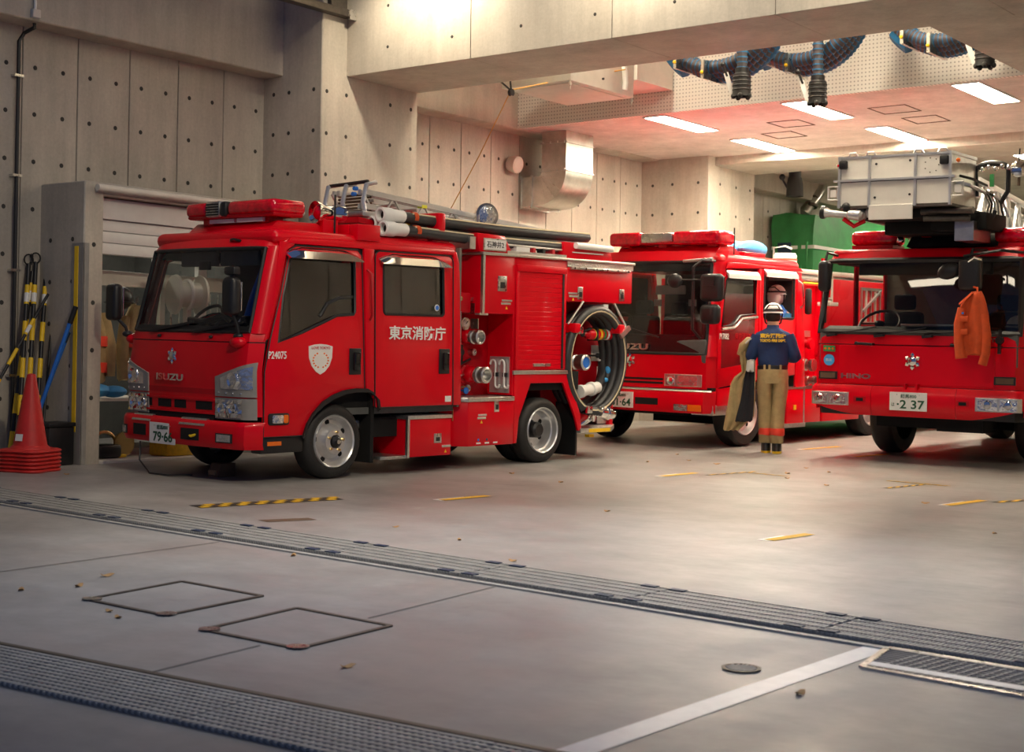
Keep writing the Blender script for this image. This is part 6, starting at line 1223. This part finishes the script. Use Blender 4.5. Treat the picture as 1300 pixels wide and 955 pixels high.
# orange work shirt hung on the mirror of the ladder truck
OS = thing('work_shirt', 'orange work shirt hanging from the black mirror of the ladder truck', 'shirt', E3.matrix_world.copy())
def rr(z, xl, xr, d=.05, ph=0): return [((xl+xr)/2+(xr-xl)/2*math.cos(t)*(1+.04*math.sin(7*t+ph)), -.33+d*math.sin(t)*(1+.35*math.sin(5*t+ph))+.01*math.sin(3*t), z+.012*math.sin(4*t+ph)) for t in (2*PI*j/26 for j in range(26))]
MB().loft([rr(1.19, .66, .915, .05, 1), rr(1.26, .645, .93, .06, 1.2), rr(1.4, .63, .935, .062, 1.6), rr(1.58, .612, .92, .06, 2), rr(1.70, .64, .895, .055, 2.4), rr(1.78, .70, .87, .05, 2.6), rr(1.825, .755, .85, .035, 2.8)]).build('shirt_body', 'orange_cloth', OS, ang=75)
for pts, r in (([(.66, -.35, 1.66), (.635, -.37, 1.5), (.64, -.37, 1.32), (.665, -.37, 1.15)], (.05, .055, .055, .06)), ([(.88, -.34, 1.6), (.915, -.35, 1.4), (.905, -.35, 1.2), (.875, -.35, 1.09)], (.04, .045, .045, .045))):
    MB().tube(pts, list(r), 12).build('shirt_sleeve', 'orange_cloth', OS, ang=75)
MB().loft([[(.635, -.40, 1.71), (.645, -.41, 1.69), (.77, -.40, 1.80), (.76, -.385, 1.825)], [(.64, -.385, 1.72), (.65, -.40, 1.70), (.775, -.385, 1.81), (.765, -.37, 1.835)]]).build('shirt_collar', 'orange_cloth', OS); MB().box(.67, .69, -.405, -.395, 1.60, 1.62).build('shirt_badge', 'blue', OS); MB().tube([(.80, -.33, 1.82), (.79, -.30, 1.87), (.74, -.27, 1.88)], .01, 6).build('hanging_loop', 'orange_cloth', OS)
for z, x in ((1.58, .70), (1.45, .70)): MB().box(x-.05, x+.04, -.415, -.395, z-.06, z).build('chest_pocket', 'orange_cloth', OS, bevel=.01)
# helmets behind the ladder truck windscreen
for x, m, lb in ((1.0, 'offwhite', 'cream helmet on the dashboard behind the hanging orange shirt'), (.52, 'wood', 'brown helmet on the dashboard left of the hanging orange shirt')):
    t = thing('helmet', lb, 'helmet', E3.matrix_world @ Matrix.Translation((x, .33, 1.475))); MB().loft([[(r*math.cos(a), 1.1*r*math.sin(a), z) for a in (2*PI*j/20 for j in range(20))] for z, r in ((0, .13), (.008, .135), (.02, .115), (.06, .108), (.1, .08), (.125, .03), (.128, .005))]).build('helmet_shell', m, t); MB().loft([[(r*math.cos(a), 1.1*r*math.sin(a), z) for a in (2*PI*j/20 for j in range(20))] for z, r in ((.02, .117), (.022, .12), (.035, .118), (.036, .11))]).build('helmet_band', 'black', t)
t = thing('helmet', 'white helmet on the dashboard behind the left pumper windscreen', 'helmet', E1.matrix_world @ Matrix.Translation((-.42, -.62, 1.315))); MB().loft([[(r*math.cos(a), 1.1*r*math.sin(a), z) for a in (2*PI*j/20 for j in range(20))] for z, r in ((0, .12), (.008, .125), (.02, .11), (.06, .105), (.1, .075), (.125, .03), (.128, .005))]).build('helmet_shell', 'white', t); MB().loft([[(r*math.cos(a), 1.1*r*math.sin(a), z) for a in (2*PI*j/20 for j in range(20))] for z, r in ((.02, .112), (.022, .115), (.03, .113), (.031, .1))]).build('helmet_band', 'black', t)
t = thing('cab_cloth', 'blue cloth hanging inside the near edge of the left pumper windscreen', 'cloth', E1.matrix_world.copy()); cloth([(1.40, -.36, -.16, -.06), (1.6, -.33, -.13, -.03), (1.8, -.28, -.12, .01), (1.95, -.25, -.12, .05)], -.68, .03, 8, .012).build('cloth', 'blue', t, ang=75)
# ============================================================ hanging exhaust hoses
def exhaust(cx, cy, cz, rx, noz, label, third=False):
    t = thing('exhaust_hose', label, 'hose', (0, 0, 0), 'blue exhaust hoses under the front beam')
    for k in range(4):
        n = 110; P = []; R = []
        for j in range(n+1):
            a = math.radians(150+240*j/n); P.append((cx+(rx-.02*k)*math.cos(a), cy-.12+.10*k, cz+(rx-.03*(2-k if k < 3 else 0))*math.sin(a))); R.append(.078 if j % 2 else .066)
        MB().tube(P, R, 10).build('hose_turn', 'hose_blue' if k == 3 else 'hose_brown', t, ang=80)
        if k in (0, 1, 2):
            s = MB()
            for j in range(2, n-1, 2):
                p, q = Vector(P[j]), Vector(P[j+1]); s.tube([p.lerp(q, .25), p.lerp(q, .75)], .079, 10)
            s.build('spiral_rib', 'hose_blue', t, kind='stuff')
    MB().tube([(cx+(rx+.02)*math.cos(a), cy+.0, cz+(rx+.02)*math.sin(a)) for a in (math.radians(215+5*k) for k in range(5))], .13, 8).build('hose_saddle', 'hose_blue', t)
    for a in (232, 262): 
        a = math.radians(a); p = Vector((cx+rx*math.cos(a), cy, cz+rx*math.sin(a))); MB().box(-.018, .018, -.27, .24, -.09, .12, Matrix.Translation(p)).build('hanger_strap', 'steel', t); MB().ball(p+Vector((0, -.28, -.02)), .02).build('strap_mark', 'yellow', t)
    x, y, z = noz; n = 26
    MB().tube([(x, y, z+.72-.72*j/n) for j in range(n+1)], [.062 if j % 2 else .052 for j in range(n+1)], 12).build('drop_hose', 'hose_brown', t, ang=80)
    s = MB()
    for j in range(1, n, 2): zz = z+.72-.72*j/n; s.cyl((x, y, zz-.007), (x, y, zz+.007), .0625, n=12)
    s.build('spiral_rib', 'hose_blue', t, kind='stuff')
    q = MB().lathe([(.05, .03), (.075, .02), (.075, -.03), (.095, -.05), (.10, -.12), (.095, -.2), (.105, -.29), (.085, -.285), (.06, -.1), (.001, -.1)], (x, y, z), (0, 0, 1), 20).build('nozzle', 'black', t)
    for k in range(4): MB().lathe([(.099, -.01), (.105, 0), (.099, .01)], (x, y, z-.08-.045*k), (0, 0, 1), 18).build('nozzle_rib', 'rubber', q)
    for k in range(5): a = 2*PI*k/5; MB().ball((x+.09*math.cos(a), y+.09*math.sin(a), z-.285), .03, .03, .03, 8, 6).build('nozzle_lip', 'rubber', q)
    MB().bar((x-.10, y-.03, z-.25), (x-.17, y-.05, z-.02), .02, .05).build('clamp_arm', 'white', q); MB().bar((x-.15, y-.05, z-.06), (x-.20, y-.06, z+.06), .022).ball((x-.205, y-.06, z+.075), .03).build('clamp_lever', 'black', q)
    return t
exhaust(-8.22, 14.75, 5.38, .74, (-7.84, 14.5, 4.60), 'blue coiled exhaust hose under the front beam, leftmost of three'); exhaust(-7.48, 15.3, 5.45, .72, (-7.16, 14.95, 4.52), 'blue coiled exhaust hose under the front beam, middle one with long straight nozzle'); exhaust(-5.95, 15.5, 5.42, .62, (-5.42, 15.2, 4.78), 'blue coiled exhaust hose partly hidden by the right cross beam')
t = thing('exhaust_nozzle', 'black exhaust nozzle on a dark hose hanging in the rear bay before the green cabinet', 'nozzle', (-10.92, 22, 4.15)); MB().tube([(0, 0, .25), (0, 0, .65)], .1, 14).build('drop_hose', 'black', t)
MB().lathe([(.001, .3), (.11, .3), (.13, .2), (.14, .0), (.11, .0), (.08, .2)], (0, 0, 0), (0, 0, 1), 20).build('nozzle', 'rubber', t); MB().bar((-.12, -.03, .15), (-.2, -.05, .3), .03).ball((-.2, -.05, .32), .05).build('clamp_lever', 'black', t)
# ============================================================ cones and poles at the left wall
CG = 'cones in the stack by the wall'; c0 = None
def cone(x, y, z, yaw, label):
    t = thing('traffic_cone', label, 'traffic cone', Matrix.Translation((0, 0, z)) @ frame(x, y, yaw), CG)
    MB().loft([[(r*math.cos(a), r*math.sin(a), h) for a in (2*PI*j/24 for j in range(24))] for r, h in ((.185, .02), (.175, .04), (.15, .06), (.045, .66), (.038, .69), (.015, .70), (.012, .694), (.034, .688), (.041, .66), (.146, .06), (.171, .036), (.181, .018), (.185, .02))], True, False).build('cone_body', 'cone', t)
    MB().loft([[((r+(.03*math.cos(4*a) if r > .19 else 0))*math.cos(a), (r+(.03*math.cos(4*a) if r > .19 else 0))*math.sin(a), h) for a in (2*PI*j/32 for j in range(32))] for r, h in ((.216, .0), (.236, 0), (.245, .012), (.235, .025), (.216, .031), (.186, .031), (.186, .0), (.216, .0))], True, False).build('cone_base', 'cone', t, bevel=0); return t
for k in range(5): cone(-11.55, 8.2, .034*k, .5, 'red traffic cone nested in the stack, its base rim the '+('lowest, on the floor', 'second from the floor', 'third from the floor', 'fourth from the floor', 'fifth from the floor')[k])
t = cone(-11.55, 8.2, .171, .5, 'red traffic cone on top of the stack by the left wall')
for a, z in ((-.9, .12), (.75, .13)):
    d = Vector((math.sin(a)*.148, -math.cos(a)*.148, z)); u = Vector((math.cos(a), math.sin(a), 0)); p = MB().add([d+u*s_*.04+Vector((0, 0, h))-Vector((math.sin(a), -math.cos(a), 0))*h*.18 for s_ in (-1, 1) for h in (-.025, .035)], [(0, 2, 3, 1)]).build('white_label', 'plate_white', t, smooth=False)
MB().loft([[(r*math.cos(a), r*math.sin(a), h) for a in (math.radians(200+10*j) for j in range(9))] for r, h in ((.089, .44), (.083, .47))], False, False).build('yellow_label', 'yellow', t)
def wallpt(y, z, x=-12.36): return Vector((x, y, z))
def hpole(p, q, label, r=.021, loop=True):
    t = thing('hazard_pole', label, 'pole', (0, 0, 0), 'black and yellow poles leaning on the wall'); p, q = Vector(p), Vector(q); L = (q-p).length
    MB().cyl(p, q, r, n=12).build('pole', 'black', t); n = int(L/.36)
    for k in range(n): a, b = (k*.36+.12)/L, (k*.36+.31)/L; MB().cyl(p.lerp(q, a), p.lerp(q, b), r+.003, n=12).build('yellow_band', 'yellow', t)
    a, b = (n*.36-.22)/L, (n*.36-.13)/L; MB().tube([p.lerp(q, a), p.lerp(q, b)], r+.0045, 12).build('white_label', 'white', t)
    if loop: MB().tube([q+Vector((0, .05*math.cos(c), .04+.05*math.sin(c))) for c in (2*PI*j/12 for j in range(12))], .008, 6, closed=True).build('end_loop', 'black', t)
hpole(onfloor(-12.0, 8.38, .0), wallpt(8.72, 2.27), 'black and yellow hazard pole with end loop, leftmost upright one of the bundle'); hpole(onfloor(-12.0, 8.47, 0), wallpt(8.80, 2.29), 'black and yellow hazard pole, second of the bundle from the left')
hpole(onfloor(-11.98, 8.55, 0), wallpt(8.92, 2.26), 'black and yellow hazard pole at the right of the bundle, white label near its top', loop=False); hpole(onfloor(-12.2, 8.43, 0), wallpt(8.77, 2.2, -12.37), 'black and yellow hazard pole, hidden one at the back of the bundle')
hpole(onfloor(-11.9, 7.6, 0), (-12.2, 8.83, 1.98), 'thin black and yellow hazard pole slanting across the others', .015, False)
t = thing('broom', 'dark broom with round black head standing head up beside the hazard poles', 'broom', (0, 0, 0)); p, q = onfloor(-12.1, 8.7), Vector((-12.28, 8.98, 2.2)); MB().cyl(p, q, .014, n=8).build('handle', 'black', t); MB().ball(q+Vector((0, 0, .07)), .06, .09, .11).build('head', 'rubber', t)
t = thing('blue_pole', 'long blue pole leaning in the corner beside the store pillar', 'pole', (0, 0, 0)); MB().cyl(onfloor(-12.18, 8.55), (-11.80, 8.835, 1.83), .02, n=10).build('pole', 'blue', t); MB().cyl((-11.83, 8.81, 1.70), (-11.79, 8.842, 1.86), .024, n=10).build('grip', 'black', t)
t = thing('blue_pole', 'shorter blue pole leaning behind the long one in the corner', 'pole', (0, 0, 0)); MB().cyl(onfloor(-12.28, 8.6), (-11.88, 8.84, 1.62), .016, n=10).build('pole', 'blue', t); MB().cyl((-11.915, 8.819, 1.52), (-11.88, 8.84, 1.62), .019, n=10).build('grip', 'vent_blue', t)
t = thing('storage_box', 'black plastic box on the floor behind the cone stack', 'box', frame(-11.9, 8.7)); MB().box(-.13, .13, -.14, .14, 0, .36).build('box_body', 'black', t, bevel=.015); MB().box(-.14, .14, -.15, .15, .36, .40).build('box_lid', 'black', t, bevel=.01)
t = thing('helmet', 'black round helmet hanging in the store behind the pumper mirror', 'helmet', (-12.15, 9.64, 1.98)); MB().ball((0, 0, 0), .12, .14, .12).build('helmet_shell', 'black', t); MB().lathe([(.1, -.05), (.16, -.04), (.15, -.03), (.1, -.02)], (0, 0, -.01), (0, 0, 1), 20).build('helmet_brim', 'black', t)
